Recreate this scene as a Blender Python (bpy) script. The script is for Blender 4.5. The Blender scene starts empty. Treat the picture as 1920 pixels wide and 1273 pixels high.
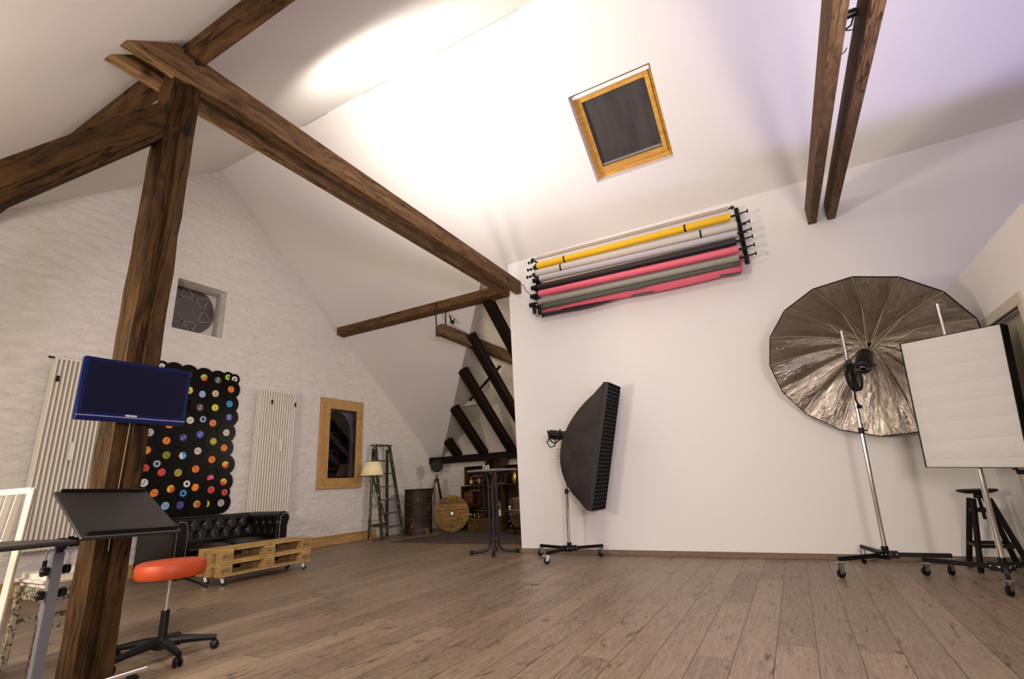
import bpy, bmesh, math, random
from mathutils import Vector, Matrix, Euler
random.seed(7)
SC = bpy.context.scene
COL = SC.collection
R = math.radians
V = Vector
# ------------------------------------------------------------------ camera
CAMZ = 0.95
FPX = 927.8
def _rx(a): return Matrix.Rotation(a, 3, 'X')
def _rz(a): return Matrix.Rotation(a, 3, 'Z')
CM = _rz(R(28.241)) @ _rx(R(106.0165)) @ _rz(R(-2.9438))
cam_d = bpy.data.cameras.new('camera'); cam = bpy.data.objects.new('camera', cam_d); COL.objects.link(cam)
cam.matrix_world = Matrix.Translation((0, 0, CAMZ)) @ CM.to_4x4()
cam_d.sensor_width = 36; cam_d.lens = 36 * FPX / 1920; cam_d.clip_start = 0.05; cam_d.clip_end = 100
SC.camera = cam
def hit(px, py, n, d):
    r = CM @ V((px - 960, -(py - 636.5), -FPX)); n = V(n); c = V((0, 0, CAMZ))
    return c + r * ((d - n.dot(c)) / n.dot(r))
def atX(px, py, v): return hit(px, py, (1, 0, 0), v)
def atY(px, py, v): return hit(px, py, (0, 1, 0), v)
def atZ(px, py, v): return hit(px, py, (0, 0, 1), v)

# ------------------------------------------------------------------ room constants
D = 6.51; XG = -7.665; YR = 4.12; ZR = 6.294; SL = 0.8156; YB = 9.88; XW = -3.51; XP = 1.66
def zA(y): return ZR - SL * (y - YR)
def zL(y): return ZR - SL * (YR - y)

# ------------------------------------------------------------------ materials
def lin(c): 
    return tuple(((v / 255) / 12.92 if v / 255 <= 0.04045 else ((v / 255 + 0.055) / 1.055) ** 2.4) for v in c) + (1,)
_m = {}
def mat(name, col, rough=0.6, metal=0.0, bump=0.0, bscale=60, var=0.0, spec=0.5, coat=0, emit=None, trans=0, alpha=1, stretch=(1, 1, 1), sheen=0):
    if name in _m: return _m[name]
    m = bpy.data.materials.new(name); m.use_nodes = True; nt = m.node_tree; b = nt.nodes['Principled BSDF']
    c = col if len(col) == 4 else tuple(col) + (1,)
    b.inputs['Base Color'].default_value = c; b.inputs['Roughness'].default_value = rough; b.inputs['Metallic'].default_value = metal
    b.inputs['Specular IOR Level'].default_value = spec
    if coat: b.inputs['Coat Weight'].default_value = coat
    if sheen: b.inputs['Sheen Weight'].default_value = sheen
    if emit: b.inputs['Emission Color'].default_value = emit[0]; b.inputs['Emission Strength'].default_value = emit[1]
    if trans: b.inputs['Transmission Weight'].default_value = trans
    if alpha < 1: b.inputs['Alpha'].default_value = alpha
    if bump or var:
        tc = nt.nodes.new('ShaderNodeTexCoord'); mp = nt.nodes.new('ShaderNodeMapping'); mp.inputs['Scale'].default_value = stretch
        nt.links.new(tc.outputs['Object'], mp.inputs['Vector'])
        nz = nt.nodes.new('ShaderNodeTexNoise'); nz.inputs['Scale'].default_value = bscale; nz.inputs['Detail'].default_value = 5
        nt.links.new(mp.outputs[0], nz.inputs['Vector'])
        if bump:
            bp = nt.nodes.new('ShaderNodeBump'); bp.inputs['Strength'].default_value = bump; bp.inputs['Distance'].default_value = 0.01
            nt.links.new(nz.outputs['Fac'], bp.inputs['Height']); nt.links.new(bp.outputs[0], b.inputs['Normal'])
        if var:
            rp = nt.nodes.new('ShaderNodeValToRGB'); rp.color_ramp.elements[0].position = 0.35; rp.color_ramp.elements[1].position = 0.68
            rp.color_ramp.elements[0].color = tuple(v * (1 - var) for v in c[:3]) + (1,)
            rp.color_ramp.elements[1].color = tuple(min(1, v * (1 + var)) for v in c[:3]) + (1,)
            nt.links.new(nz.outputs['Fac'], rp.inputs[0]); nt.links.new(rp.outputs[0], b.inputs['Base Color'])
    _m[name] = m; return m

def wood(name, dark, light, axis='Y', scale=1.0, rough=0.7, bump=0.5, cracks=0.5, saw=0.0, knots=True):
    """timber: grain stretched along one axis, cracks, knots and saw marks"""
    if name in _m: return _m[name]
    m = bpy.data.materials.new(name); m.use_nodes = True; nt = m.node_tree; N = nt.nodes.new; L = nt.links.new
    b = nt.nodes['Principled BSDF']; b.inputs['Roughness'].default_value = rough; b.inputs['Specular IOR Level'].default_value = 0.15
    tc = N('ShaderNodeTexCoord'); mp = N('ShaderNodeMapping')
    s = [10 * scale] * 3; s['XYZ'.index(axis)] = 0.7 * scale; mp.inputs['Scale'].default_value = s
    L(tc.outputs['Object'], mp.inputs['Vector'])
    n0 = N('ShaderNodeTexNoise'); n0.inputs['Scale'].default_value = 1.6 * scale; n0.inputs['Detail'].default_value = 2; L(tc.outputs['Object'], n0.inputs['Vector'])
    ad = N('ShaderNodeVectorMath'); ad.operation = 'MULTIPLY_ADD'; L(n0.outputs['Color'], ad.inputs[0]); ad.inputs[1].default_value = (2.5, 2.5, 2.5); L(mp.outputs[0], ad.inputs[2])
    n1 = N('ShaderNodeTexNoise'); n1.inputs['Scale'].default_value = 2.2; n1.inputs['Detail'].default_value = 8; n1.inputs['Roughness'].default_value = 0.68; L(ad.outputs[0], n1.inputs['Vector'])
    rp = N('ShaderNodeValToRGB'); e = rp.color_ramp.elements
    e[0].position = 0.3; e[0].color = dark; e[1].position = 0.72; e[1].color = light
    L(n1.outputs['Fac'], rp.inputs[0])
    # cracks
    mp2 = N('ShaderNodeMapping'); s2 = [5.5 * scale] * 3; s2['XYZ'.index(axis)] = 0.28 * scale; mp2.inputs['Scale'].default_value = s2; L(tc.outputs['Object'], mp2.inputs['Vector'])
    n2 = N('ShaderNodeTexNoise'); n2.inputs['Scale'].default_value = 1.3; n2.inputs['Detail'].default_value = 4; L(mp2.outputs[0], n2.inputs['Vector'])
    r2 = N('ShaderNodeValToRGB'); f = r2.color_ramp.elements; f[0].position = 0.492; f[0].color = (1, 1, 1, 1); f[1].position = 0.508; f[1].color = (1, 1, 1, 1)
    k = f.new(0.5); k.color = (1 - cracks,) * 3 + (1,)
    L(n2.outputs['Fac'], r2.inputs[0])
    mx = N('ShaderNodeMix'); mx.data_type = 'RGBA'; mx.blend_type = 'MULTIPLY'; mx.inputs['Factor'].default_value = 1
    L(rp.outputs[0], mx.inputs[6]); L(r2.outputs[0], mx.inputs[7]); col = mx.outputs[2]
    if knots:
        vo = N('ShaderNodeTexVoronoi'); vo.inputs['Scale'].default_value = 2.3 * scale; L(tc.outputs['Object'], vo.inputs['Vector'])
        r3 = N('ShaderNodeValToRGB'); g = r3.color_ramp.elements; g[0].position = 0.05; g[0].color = (0.25, 0.22, 0.2, 1); g[1].position = 0.12; g[1].color = (1, 1, 1, 1)
        L(vo.outputs['Distance'], r3.inputs[0])
        m3 = N('ShaderNodeMix'); m3.data_type = 'RGBA'; m3.blend_type = 'MULTIPLY'; m3.inputs['Factor'].default_value = 1
        L(col, m3.inputs[6]); L(r3.outputs[0], m3.inputs[7]); col = m3.outputs[2]
    L(col, b.inputs['Base Color'])
    h = N('ShaderNodeMath'); h.operation = 'MULTIPLY'; L(n1.outputs['Fac'], h.inputs[0]); L(r2.outputs[0], h.inputs[1])
    hh = h.outputs[0]
    if saw:
        w = N('ShaderNodeTexWave'); w.bands_direction = 'Y' if axis == 'Y' else axis; w.inputs['Scale'].default_value = 22; w.inputs['Distortion'].default_value = 1.5; w.inputs['Detail'].default_value = 2
        L(tc.outputs['Object'], w.inputs['Vector'])
        a2 = N('ShaderNodeMath'); a2.operation = 'MULTIPLY_ADD'; L(w.outputs['Fac'], a2.inputs[0]); a2.inputs[1].default_value = saw; L(hh, a2.inputs[2]); hh = a2.outputs[0]
    bp = N('ShaderNodeBump'); bp.inputs['Strength'].default_value = bump; bp.inputs['Distance'].default_value = 0.02
    L(hh, bp.inputs['Height']); L(bp.outputs[0], b.inputs['Normal'])
    _m[name] = m; return m

def floor_mat():
    m = bpy.data.materials.new('laminate_planks'); m.use_nodes = True; nt = m.node_tree; N = nt.nodes.new; L = nt.links.new
    b = nt.nodes['Principled BSDF']
    tc = N('ShaderNodeTexCoord'); sx = N('ShaderNodeSeparateXYZ'); L(tc.outputs['Object'], sx.inputs[0])
    def M(op, a, bb=None, c=None):
        n = N('ShaderNodeMath'); n.operation = op
        for i, v in enumerate((a, bb, c)):
            if v is None: continue
            if isinstance(v, (int, float)): n.inputs[i].default_value = v
            else: L(v, n.inputs[i])
        return n.outputs[0]
    PW = 0.1948; PL = 1.285
    u = M('DIVIDE', M('ADD', sx.outputs[0], 0.0705 + PW * 60), PW); row = M('FLOOR', u); fu = M('FRACT', u)
    wn = N('ShaderNodeTexWhiteNoise'); wn.noise_dimensions = '1D'; L(row, wn.inputs['W'])
    v = M('ADD', M('DIVIDE', sx.outputs[1], PL), M('ADD', wn.outputs['Value'], 20)); cl = M('FLOOR', v); fv = M('FRACT', v)
    cb = N('ShaderNodeCombineXYZ'); L(row, cb.inputs[0]); L(cl, cb.inputs[1])
    w2 = N('ShaderNodeTexWhiteNoise'); w2.noise_dimensions = '2D'; L(cb.outputs[0], w2.inputs['Vector'])
    # plank-local offset so grain breaks at the joints
    off = N('ShaderNodeVectorMath'); off.operation = 'MULTIPLY_ADD'; L(w2.outputs['Color'], off.inputs[0]); off.inputs[1].default_value = (13, 17, 9); L(tc.outputs['Object'], off.inputs[2])
    mp = N('ShaderNodeMapping'); mp.inputs['Scale'].default_value = (6.5, 1.15, 1); L(off.outputs[0], mp.inputs['Vector'])
    n1 = N('ShaderNodeTexNoise'); n1.inputs['Scale'].default_value = 1.2; n1.inputs['Detail'].default_value = 2.5; n1.inputs['Distortion'].default_value = 0.6; L(mp.outputs[0], n1.inputs['Vector'])
    rings = M('FRACT', M('MULTIPLY', n1.outputs['Fac'], 17)); rings = M('POWER', M('MULTIPLY', M('ABSOLUTE', M('SUBTRACT', rings, 0.5)), 2), 0.6)
    mp3 = N('ShaderNodeMapping'); mp3.inputs['Scale'].default_value = (75, 3.5, 1); L(off.outputs[0], mp3.inputs['Vector'])
    n3 = N('ShaderNodeTexNoise'); n3.inputs['Scale'].default_value = 1; n3.inputs['Detail'].default_value = 6; L(mp3.outputs[0], n3.inputs['Vector'])
    mp4 = N('ShaderNodeMapping'); mp4.inputs['Scale'].default_value = (9, 2.6, 1); L(off.outputs[0], mp4.inputs['Vector'])
    n4 = N('ShaderNodeTexNoise'); n4.inputs['Scale'].default_value = 1.6; n4.inputs['Detail'].default_value = 3; n4.inputs['Distortion'].default_value = 1.2; L(mp4.outputs[0], n4.inputs['Vector'])
    kn = N('ShaderNodeValToRGB'); kn.color_ramp.elements[0].position = 0.60; kn.color_ramp.elements[0].color = (1, 1, 1, 1); kn.color_ramp.elements[1].position = 0.74; kn.color_ramp.elements[1].color = (0.28, 0.27, 0.28, 1); L(n4.outputs['Fac'], kn.inputs[0])
    base = N('ShaderNodeValToRGB'); base.color_ramp.elements[0].color = (0.064, 0.045, 0.031, 1); base.color_ramp.elements[1].color = (0.31, 0.228, 0.155, 1)
    t = M('ADD', M('MULTIPLY', rings, 0.34), M('MULTIPLY', n3.outputs['Fac'], 0.85)); t = M('ADD', t, M('MULTIPLY', M('SUBTRACT', w2.outputs['Value'], 0.5), 0.30)); L(t, base.inputs[0])
    mk = N('ShaderNodeMix'); mk.data_type = 'RGBA'; mk.blend_type = 'MULTIPLY'; mk.inputs['Factor'].default_value = 1; L(base.outputs[0], mk.inputs[6]); L(kn.outputs[0], mk.inputs[7])
    # seams
    su = M('MINIMUM', fu, M('SUBTRACT', 1, fu)); su = M('MULTIPLY', su, PW)
    sv = M('MINIMUM', fv, M('SUBTRACT', 1, fv)); sv = M('MULTIPLY', sv, PL)
    sd = M('MINIMUM', su, sv); seam = N('ShaderNodeMapRange'); seam.inputs['From Min'].default_value = 0.0008; seam.inputs['From Max'].default_value = 0.0032; seam.inputs['To Min'].default_value = 0.12; L(sd, seam.inputs[0])
    ms = N('ShaderNodeMix'); ms.data_type = 'RGBA'; ms.blend_type = 'MULTIPLY'; ms.inputs['Factor'].default_value = 1; L(mk.outputs[2], ms.inputs[6]); L(seam.outputs[0], ms.inputs[7])
    L(ms.outputs[2], b.inputs['Base Color']); b.inputs['Roughness'].default_value = 0.42; b.inputs['Specular IOR Level'].default_value = 0.35
    bp = N('ShaderNodeBump'); bp.inputs['Strength'].default_value = 0.35; bp.inputs['Distance'].default_value = 0.004
    L(M('MULTIPLY', t, seam.outputs[0]), bp.inputs['Height']); L(bp.outputs[0], b.inputs['Normal'])
    return m

def plaster(name, col, kind='smooth'):
    m = bpy.data.materials.new(name); m.use_nodes = True; nt = m.node_tree; N = nt.nodes.new; L = nt.links.new
    b = nt.nodes['Principled BSDF']; b.inputs['Base Color'].default_value = col; b.inputs['Roughness'].default_value = 0.85; b.inputs['Specular IOR Level'].default_value = 0.2
    tc = N('ShaderNodeTexCoord')
    if kind == 'smooth':
        n = N('ShaderNodeTexNoise'); n.inputs['Scale'].default_value = 3.5; n.inputs['Detail'].default_value = 6; L(tc.outputs['Object'], n.inputs['Vector'])
        bp = N('ShaderNodeBump'); bp.inputs['Strength'].default_value = 0.12; bp.inputs['Distance'].default_value = 0.02; L(n.outputs['Fac'], bp.inputs['Height']); L(bp.outputs[0], b.inputs['Normal'])
    else:
        # painted masonry: wobbly brick courses under thick uneven paint
        sp = N('ShaderNodeSeparateXYZ'); L(tc.outputs['Object'], sp.inputs[0])
        ay = N('ShaderNodeMath'); ay.operation = 'ADD'; L(sp.outputs[0], ay.inputs[0]); L(sp.outputs[1], ay.inputs[1])
        cb = N('ShaderNodeCombineXYZ'); L(ay.outputs[0], cb.inputs[0]); L(sp.outputs[2], cb.inputs[1])
        nw = N('ShaderNodeTexNoise'); nw.inputs['Scale'].default_value = 2.2; nw.inputs['Detail'].default_value = 4; L(tc.outputs['Object'], nw.inputs['Vector'])
        mv = N('ShaderNodeVectorMath'); mv.operation = 'MULTIPLY_ADD'; L(nw.outputs['Color'], mv.inputs[0]); mv.inputs[1].default_value = (0.16, 0.16, 0); L(cb.outputs[0], mv.inputs[2])
        br = N('ShaderNodeTexBrick'); br.inputs['Scale'].default_value = 1; br.inputs['Brick Width'].default_value = 0.29; br.inputs['Row Height'].default_value = 0.10; br.inputs['Mortar Size'].default_value = 0.016; br.inputs['Mortar Smooth'].default_value = 1.0
        br.inputs['Color1'].default_value = (1, 1, 1, 1); br.inputs['Color2'].default_value = (0.7, 0.7, 0.7, 1); br.inputs['Mortar'].default_value = (0.2, 0.2, 0.2, 1)
        L(mv.outputs[0], br.inputs['Vector'])
        mp = N('ShaderNodeMapping'); mp.inputs['Scale'].default_value = (1, 1, 2.2); L(tc.outputs['Object'], mp.inputs['Vector'])
        n = N('ShaderNodeTexNoise'); n.inputs['Scale'].default_value = 5.5; n.inputs['Detail'].default_value = 7; n.inputs['Roughness'].default_value = 0.62; n.inputs['Distortion'].default_value = 0.8; L(mp.outputs[0], n.inputs['Vector'])
        a = N('ShaderNodeMath'); a.operation = 'MULTIPLY_ADD'; L(br.outputs['Color'], a.inputs[0]); a.inputs[1].default_value = 0.11; L(n.outputs['Fac'], a.inputs[2])
        bp = N('ShaderNodeBump'); bp.inputs['Strength'].default_value = 0.75; bp.inputs['Distance'].default_value = 0.06; L(a.outputs[0], bp.inputs['Height']); L(bp.outputs[0], b.inputs['Normal'])
    return m

BLACK = mat('black_plastic', (0.006, 0.006, 0.0065), 0.36, spec=0.25)
BLACKM = mat('black_metal', (0.006, 0.006, 0.0065), 0.45, 0.0, spec=0.2)
RUBBER = mat('black_rubber', (0.006, 0.006, 0.006), 0.6, spec=0.2)
CHROME = mat('chrome', (0.75, 0.73, 0.70), 0.16, 1.0)
STEEL = mat('dull_steel', (0.45, 0.44, 0.42), 0.35, 1.0)
ALU = mat('aluminium', (0.40, 0.40, 0.42), 0.42, 0.6)
FABBLK = mat('black_fabric', (0.010, 0.0095, 0.009), 0.85, spec=0.15, bump=0.5, bscale=9, var=0.25)
WHITEP = plaster('white_paint', (0.80, 0.775, 0.75, 1))
CEILP = plaster('ceiling_paint', (0.79, 0.755, 0.715, 1))
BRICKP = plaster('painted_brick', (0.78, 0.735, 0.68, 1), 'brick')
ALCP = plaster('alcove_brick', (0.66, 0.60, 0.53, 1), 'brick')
BEAMD = {a: wood('dark_timber_' + a, (0.007, 0.0032, 0.0009, 1), (0.088, 0.041, 0.0095, 1), a, bump=1.0, cracks=0.85) for a in 'XYZ'}
BEAML = wood('sawn_timber', (0.040, 0.020, 0.0075, 1), (0.27, 0.150, 0.062, 1), 'Y', bump=0.8, cracks=0.8, saw=0.06)
PURL = wood('purlin_timber', (0.035, 0.017, 0.006, 1), (0.20, 0.108, 0.04, 1), 'X', bump=0.7, cracks=0.8)
RAFT = wood('rafter_timber', (0.004, 0.0022, 0.0014, 1), (0.020, 0.011, 0.006, 1), 'Y', bump=0.6, cracks=0.6)
PINE = {a: wood('pine_' + a, (0.36, 0.20, 0.065, 1), (0.62, 0.39, 0.16, 1), a, scale=1.4, bump=0.25, cracks=0.25, rough=0.5) for a in 'XYZ'}
PALW = wood('pallet_wood', (0.27, 0.155, 0.045, 1), (0.60, 0.41, 0.16, 1), 'Y', scale=1.5, bump=0.4, cracks=0.4, rough=0.75)
CRATEW = wood('crate_wood', (0.016, 0.008, 0.003, 1), (0.085, 0.047, 0.017, 1), 'X', scale=2, bump=0.5, cracks=0.5, rough=0.8)

# ------------------------------------------------------------------ mesh builder
class MB:
    def __init__(s): s.bm = bmesh.new()
    def box(s, c, d, rot=None, bev=0.0):
        g = bmesh.ops.create_cube(s.bm, size=1.0)['verts']
        m = Matrix.Translation(V(c)) @ (rot.to_4x4() if rot else Matrix.Identity(4)) @ Matrix.Diagonal((d[0], d[1], d[2], 1))
        bmesh.ops.transform(s.bm, matrix=m, verts=g)
        if bev:
            ed = list({e for v in g for e in v.link_edges})
            bmesh.ops.bevel(s.bm, geom=ed, offset=bev, segments=2, affect='EDGES', clamp_overlap=True)
        return s
    def bb(s, lo, hi, bev=0.0):
        return s.box([(lo[i] + hi[i]) / 2 for i in range(3)], [abs(hi[i] - lo[i]) for i in range(3)], bev=bev)
    def cyl(s, p, q, r, r2=None, seg=16, cap=True):
        p, q = V(p), V(q); d = q - p; L = d.length
        if L < 1e-6: return s
        g = bmesh.ops.create_cone(s.bm, cap_ends=cap, segments=seg, radius1=r, radius2=r if r2 is None else r2, depth=L)['verts']
        m = Matrix.Translation((p + q) / 2) @ d.to_track_quat('Z', 'Y').to_matrix().to_4x4()
        bmesh.ops.transform(s.bm, matrix=m, verts=g); return s
    def bar(s, p, q, w, h, up=(0, 0, 1), bev=0.0):
        p, q = V(p), V(q); d = (q - p); L = d.length; y = d.normalized(); z = V(up); x = y.cross(z)
        if x.length < 1e-4: x = V((1, 0, 0))
        x.normalize(); z = x.cross(y)
        s.box((p + q) / 2, (w, L, h), Matrix((x, y, z)).transposed(), bev); return s
    def tube(s, pts, r, seg=8, closed=False):
        pts = [V(p) for p in pts]; n = len(pts); rings = []
        prev = None
        for i, p in enumerate(pts):
            a = pts[i - 1] if (i or closed) else pts[i]; b = pts[(i + 1) % n] if (i < n - 1 or closed) else pts[i]
            t = (b - a).normalized()
            if prev is None:
                x = t.cross(V((0, 0, 1)));
                if x.length < 1e-3: x = t.cross(V((1, 0, 0)))
            else: x = prev - t * prev.dot(t)
            x.normalize(); prev = x; y = t.cross(x)
            rr = r[i] if isinstance(r, (list, tuple)) else r
            rings.append([s.bm.verts.new(p + (x * math.cos(2 * math.pi * k / seg) + y * math.sin(2 * math.pi * k / seg)) * rr) for k in range(seg)])
        for i in range(n if closed else n - 1):
            A, B = rings[i], rings[(i + 1) % n]
            for k in range(seg): s.bm.faces.new((A[k], A[(k + 1) % seg], B[(k + 1) % seg], B[k]))
        if not closed: s.bm.faces.new(rings[0][::-1]); s.bm.faces.new(rings[-1])
        return s
    def lathe(s, prof, c=(0, 0, 0), axis=(0, 0, 1), seg=32):
        q = V(axis).to_track_quat('Z', 'Y').to_matrix(); c = V(c); rings = []
        for r, z in prof:
            if r < 1e-5: rings.append([s.bm.verts.new(c + q @ V((0, 0, z)))])
            else: rings.append([s.bm.verts.new(c + q @ V((r * math.cos(2 * math.pi * k / seg), r * math.sin(2 * math.pi * k / seg), z))) for k in range(seg)])
        for A, B in zip(rings, rings[1:]):
            for k in range(seg):
                k2 = (k + 1) % seg
                if len(A) == 1 and len(B) == 1: continue
                if len(A) == 1: s.bm.faces.new((A[0], B[k2], B[k]))
                elif len(B) == 1: s.bm.faces.new((A[k], A[k2], B[0]))
                else: s.bm.faces.new((A[k], A[k2], B[k2], B[k]))
        return s
    def prism(s, pts, ext):
        """closed polygon (3D points) extruded by vector ext"""
        a = [s.bm.verts.new(V(p)) for p in pts]; b = [s.bm.verts.new(V(p) + V(ext)) for p in pts]
        s.bm.faces.new(a[::-1]); s.bm.faces.new(b); n = len(a)
        for i in range(n): s.bm.faces.new((a[i], a[(i + 1) % n], b[(i + 1) % n], b[i]))
        return s
    def face(s, pts): s.bm.faces.new([s.bm.verts.new(V(p)) for p in pts]); return s
    def holes(s, outer, inner):
        ed = []
        for loop in [outer] + inner:
            vs = [s.bm.verts.new(V(p)) for p in loop]
            for i in range(len(vs)): ed.append(s.bm.edges.new((vs[i], vs[(i + 1) % len(vs)])))
        bmesh.ops.triangle_fill(s.bm, use_beauty=True, use_dissolve=False, edges=ed); return s
    def ball(s, c, r, sc=(1, 1, 1), seg=16):
        g = bmesh.ops.create_uvsphere(s.bm, u_segments=seg, v_segments=max(6, seg // 2), radius=r)['verts']
        bmesh.ops.transform(s.bm, matrix=Matrix.Translation(V(c)) @ Matrix.Diagonal((sc[0], sc[1], sc[2], 1)), verts=g); return s
    def build(s, name, material, parent=None, smooth=False, world=True, bevel=0.0, solid=0.0, recalc=True, angle=35):
        me = bpy.data.meshes.new(name)
        if recalc: bmesh.ops.recalc_face_normals(s.bm, faces=s.bm.faces)
        if parent is not None and world:
            bmesh.ops.transform(s.bm, matrix=wmat(parent).inverted(), verts=s.bm.verts)
        if smooth:
            for f in s.bm.faces: f.smooth = True
            for e in s.bm.edges:
                if len(e.link_faces) == 2 and e.calc_face_angle(0) > R(angle): e.smooth = False
        s.bm.to_mesh(me); s.bm.free()
        for mm in (material if isinstance(material, (list, tuple)) else [material]): me.materials.append(mm)
        o = bpy.data.objects.new(name, me); COL.objects.link(o)
        if parent is not None: o.parent = parent
        if bevel:
            md = o.modifiers.new('bevel', 'BEVEL'); md.width = bevel; md.segments = 2; md.limit_method = 'ANGLE'; md.angle_limit = R(40)
        if solid:
            md = o.modifiers.new('solid', 'SOLIDIFY'); md.thickness = solid; md.offset = 0
        return o
def wmat(o):
    m = Matrix.LocRotScale(o.location, o.rotation_euler, o.scale)
    return wmat(o.parent) @ m if o.parent else m
def tag(o, label=None, cat=None, group=None, kind=None):
    if label: o['label'] = label
    if cat: o['category'] = cat
    if group: o['group'] = group
    if kind: o['kind'] = kind
    return o
def thing(name, label, cat, loc=(0, 0, 0), rz=0, group=None):
    o = bpy.data.objects.new(name, None); COL.objects.link(o); o.location = loc; o.rotation_euler = (0, 0, rz); o.empty_display_size = 0.1
    return tag(o, label, cat, group)
def struct(name, mb, m, **k):
    o = mb.build(name, m, **k); o['kind'] = 'structure'; return o
def dup(root, loc=None, rot=None):
    r = root.copy(); COL.objects.link(r)
    if loc is not None: r.location = loc
    if rot is not None: r.rotation_euler = rot
    for ch in list(root.children):
        c = ch.copy(); COL.objects.link(c); c.parent = r
        for g in ch.children:
            d = g.copy(); COL.objects.link(d); d.parent = c
    return r
def text_obj(txt, size, m, parent, name='lettering', loc=(0, 0, 0), right=(1, 0, 0), up=(0, 0, 1), ext=0.0008, local=False):
    cu = bpy.data.curves.new(name, 'FONT'); cu.body = txt; cu.size = size; cu.align_x = 'CENTER'; cu.align_y = 'CENTER'; cu.extrude = ext; cu.offset = size * 0.012
    t = bpy.data.objects.new(name, cu); COL.objects.link(t)
    bpy.context.view_layer.update()
    me = bpy.data.meshes.new_from_object(t.evaluated_get(bpy.context.evaluated_depsgraph_get()))
    bpy.data.objects.remove(t); 
    x = V(right).normalized(); y = V(up).normalized(); z = x.cross(y)
    mm = Matrix.Translation(V(loc)) @ Matrix((x, y, z)).transposed().to_4x4()
    if parent is not None and not local: mm = wmat(parent).inverted() @ mm
    me.transform(mm); me.materials.clear(); me.materials.append(m)
    o = bpy.data.objects.new(name, me); COL.objects.link(o)
    if parent is not None: o.parent = parent
    return o

# ================================================================== ROOM
b = MB(); b.face([(-8.0, -3.5, 0), (4.6, -3.5, 0), (4.6, 10.0, 0), (-8.0, 10.0, 0)]); struct('floor', b, floor_mat())

# gable wall (left) with the two window niches
NW = dict(y0=3.70, y1=4.46, z0=3.385, z1=4.175)          # round window niche
FW = dict(y0=6.50, y1=7.46, z0=1.08, z1=2.60)            # framed window opening
def rectX(x, y0, y1, z0, z1): return [(x, y0, z0), (x, y1, z0), (x, y1, z1), (x, y0, z1)]
b = MB()
b.holes([(XG, -3.5, 0), (XG, YB, 0), (XG, YB, zA(YB)), (XG, YR, ZR), (XG, -2.4, zL(-2.4)), (XG, -3.5, zL(-2.4))],
        [rectX(XG, NW['y0'], NW['y1'], NW['z0'], NW['z1']), rectX(XG, FW['y0'], FW['y1'], FW['z0'], FW['z1'])])
for w, dep in ((NW, 0.22), (FW, 0.42)):
    y0, y1, z0, z1 = w['y0'], w['y1'], w['z0'], w['z1']; xb = XG - dep
    e0, e1 = (0.12, 0.42) if dep > 0.3 else (0, 0); Z0, Z1 = (z0 - 0.2, z1 + 0.12) if dep > 0.3 else (z0, z1)
    I = [(XG, y0, z0), (XG, y1, z0), (XG, y1, z1), (XG, y0, z1)]; O = [(xb, y0 - e0, Z0), (xb, y1 + e1, Z0), (xb, y1 + e1, Z1), (xb, y0 - e0, Z1)]
    for i in range(4): b.face([I[i], I[(i + 1) % 4], O[(i + 1) % 4], O[i]])
struct('wall_left', b, BRICKP, recalc=False)

# round window with star tracery
x0 = XG - 0.22; cy, cz, rr = 4.02, 3.80, 0.40
circ = [(x0, cy + rr * math.cos(2 * math.pi * k / 48), cz + rr * math.sin(2 * math.pi * k / 48)) for k in range(48)]
b = MB(); big = rectX(x0, NW['y0'] - 0.3, NW['y1'] + 0.25, NW['z0'] - 0.3, NW['z1'] + 0.25)
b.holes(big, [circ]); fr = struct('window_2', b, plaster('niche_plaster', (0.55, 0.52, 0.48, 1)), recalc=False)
pane_m = mat('smoky_glass', (0.055, 0.047, 0.05), 0.28, spec=0.6, bump=0.08, bscale=14)
b = MB(); b.cyl((x0 - 0.035, cy, cz), (x0 - 0.025, cy, cz), rr + 0.01, seg=48); b.build('window_pane', pane_m, fr)
b = MB(); tm = mat('tracery', (0.17, 0.13, 0.115), 0.6)
for a0 in (90, 270):
    P = [V((x0 - 0.02, cy + (rr - 0.01) * math.cos(R(a0 + 120 * k + 12)), cz + (rr - 0.01) * math.sin(R(a0 + 120 * k + 12)))) for k in range(3)]
    for i in range(3): b.bar(P[i], P[(i + 1) % 3], 0.008, 0.024, up=(0, 0.01, 1))
b.tube([(x0 - 0.018, cy + (rr - 0.012) * math.cos(2 * math.pi * k / 48), cz + (rr - 0.012) * math.sin(2 * math.pi * k / 48)) for k in range(48)], 0.011, 6, True)
b.build('tracery', tm, fr)
# shallow frame moulding at the niche head and far side
b = MB(); mm = mat('niche_trim', (0.30, 0.26, 0.23), 0.6)
b.bb((x0, NW['y0'], NW['z1'] - 0.05), (x0 + 0.05, NW['y1'], NW['z1'])); b.bb((x0, NW['y1'] - 0.045, NW['z0']), (x0 + 0.05, NW['y1'], NW['z1'] - 0.05)); b.build('window_frame', mm, fr, bevel=0.006)

# pine framed window with the old arched window behind it
oy0, oy1, oz0, oz1 = 6.455, 7.535, 0.99, 2.68
b = MB()
b.bb((XG - 0.02, oy0, oz0), (XG + 0.035, oy0 + 0.11, oz1)); b.bb((XG - 0.02, oy1 - 0.11, oz0), (XG + 0.035, oy1, oz1))
win = struct('window_3', b, PINE['Z'], bevel=0.006)
b = MB(); b.bb((XG - 0.02, oy0, oz1 - 0.11), (XG + 0.04, oy1, oz1)); b.bb((XG - 0.02, oy0, oz0), (XG + 0.05, oy1, oz0 + 0.07)); b.build('window_frame', PINE['Y'], win, bevel=0.006)
b = MB(); b.bb((XG + 0.0, oy0 + 0.10, oz0 + 0.07), (XG + 0.06, oy0 + 0.21, oz1 - 0.10)); b.bb((XG, oy1 - 0.17, oz0 + 0.07), (XG + 0.045, oy1 - 0.09, oz1 - 0.10)); b.build('casement_stile', PINE['Z'], win, bevel=0.006)
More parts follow.
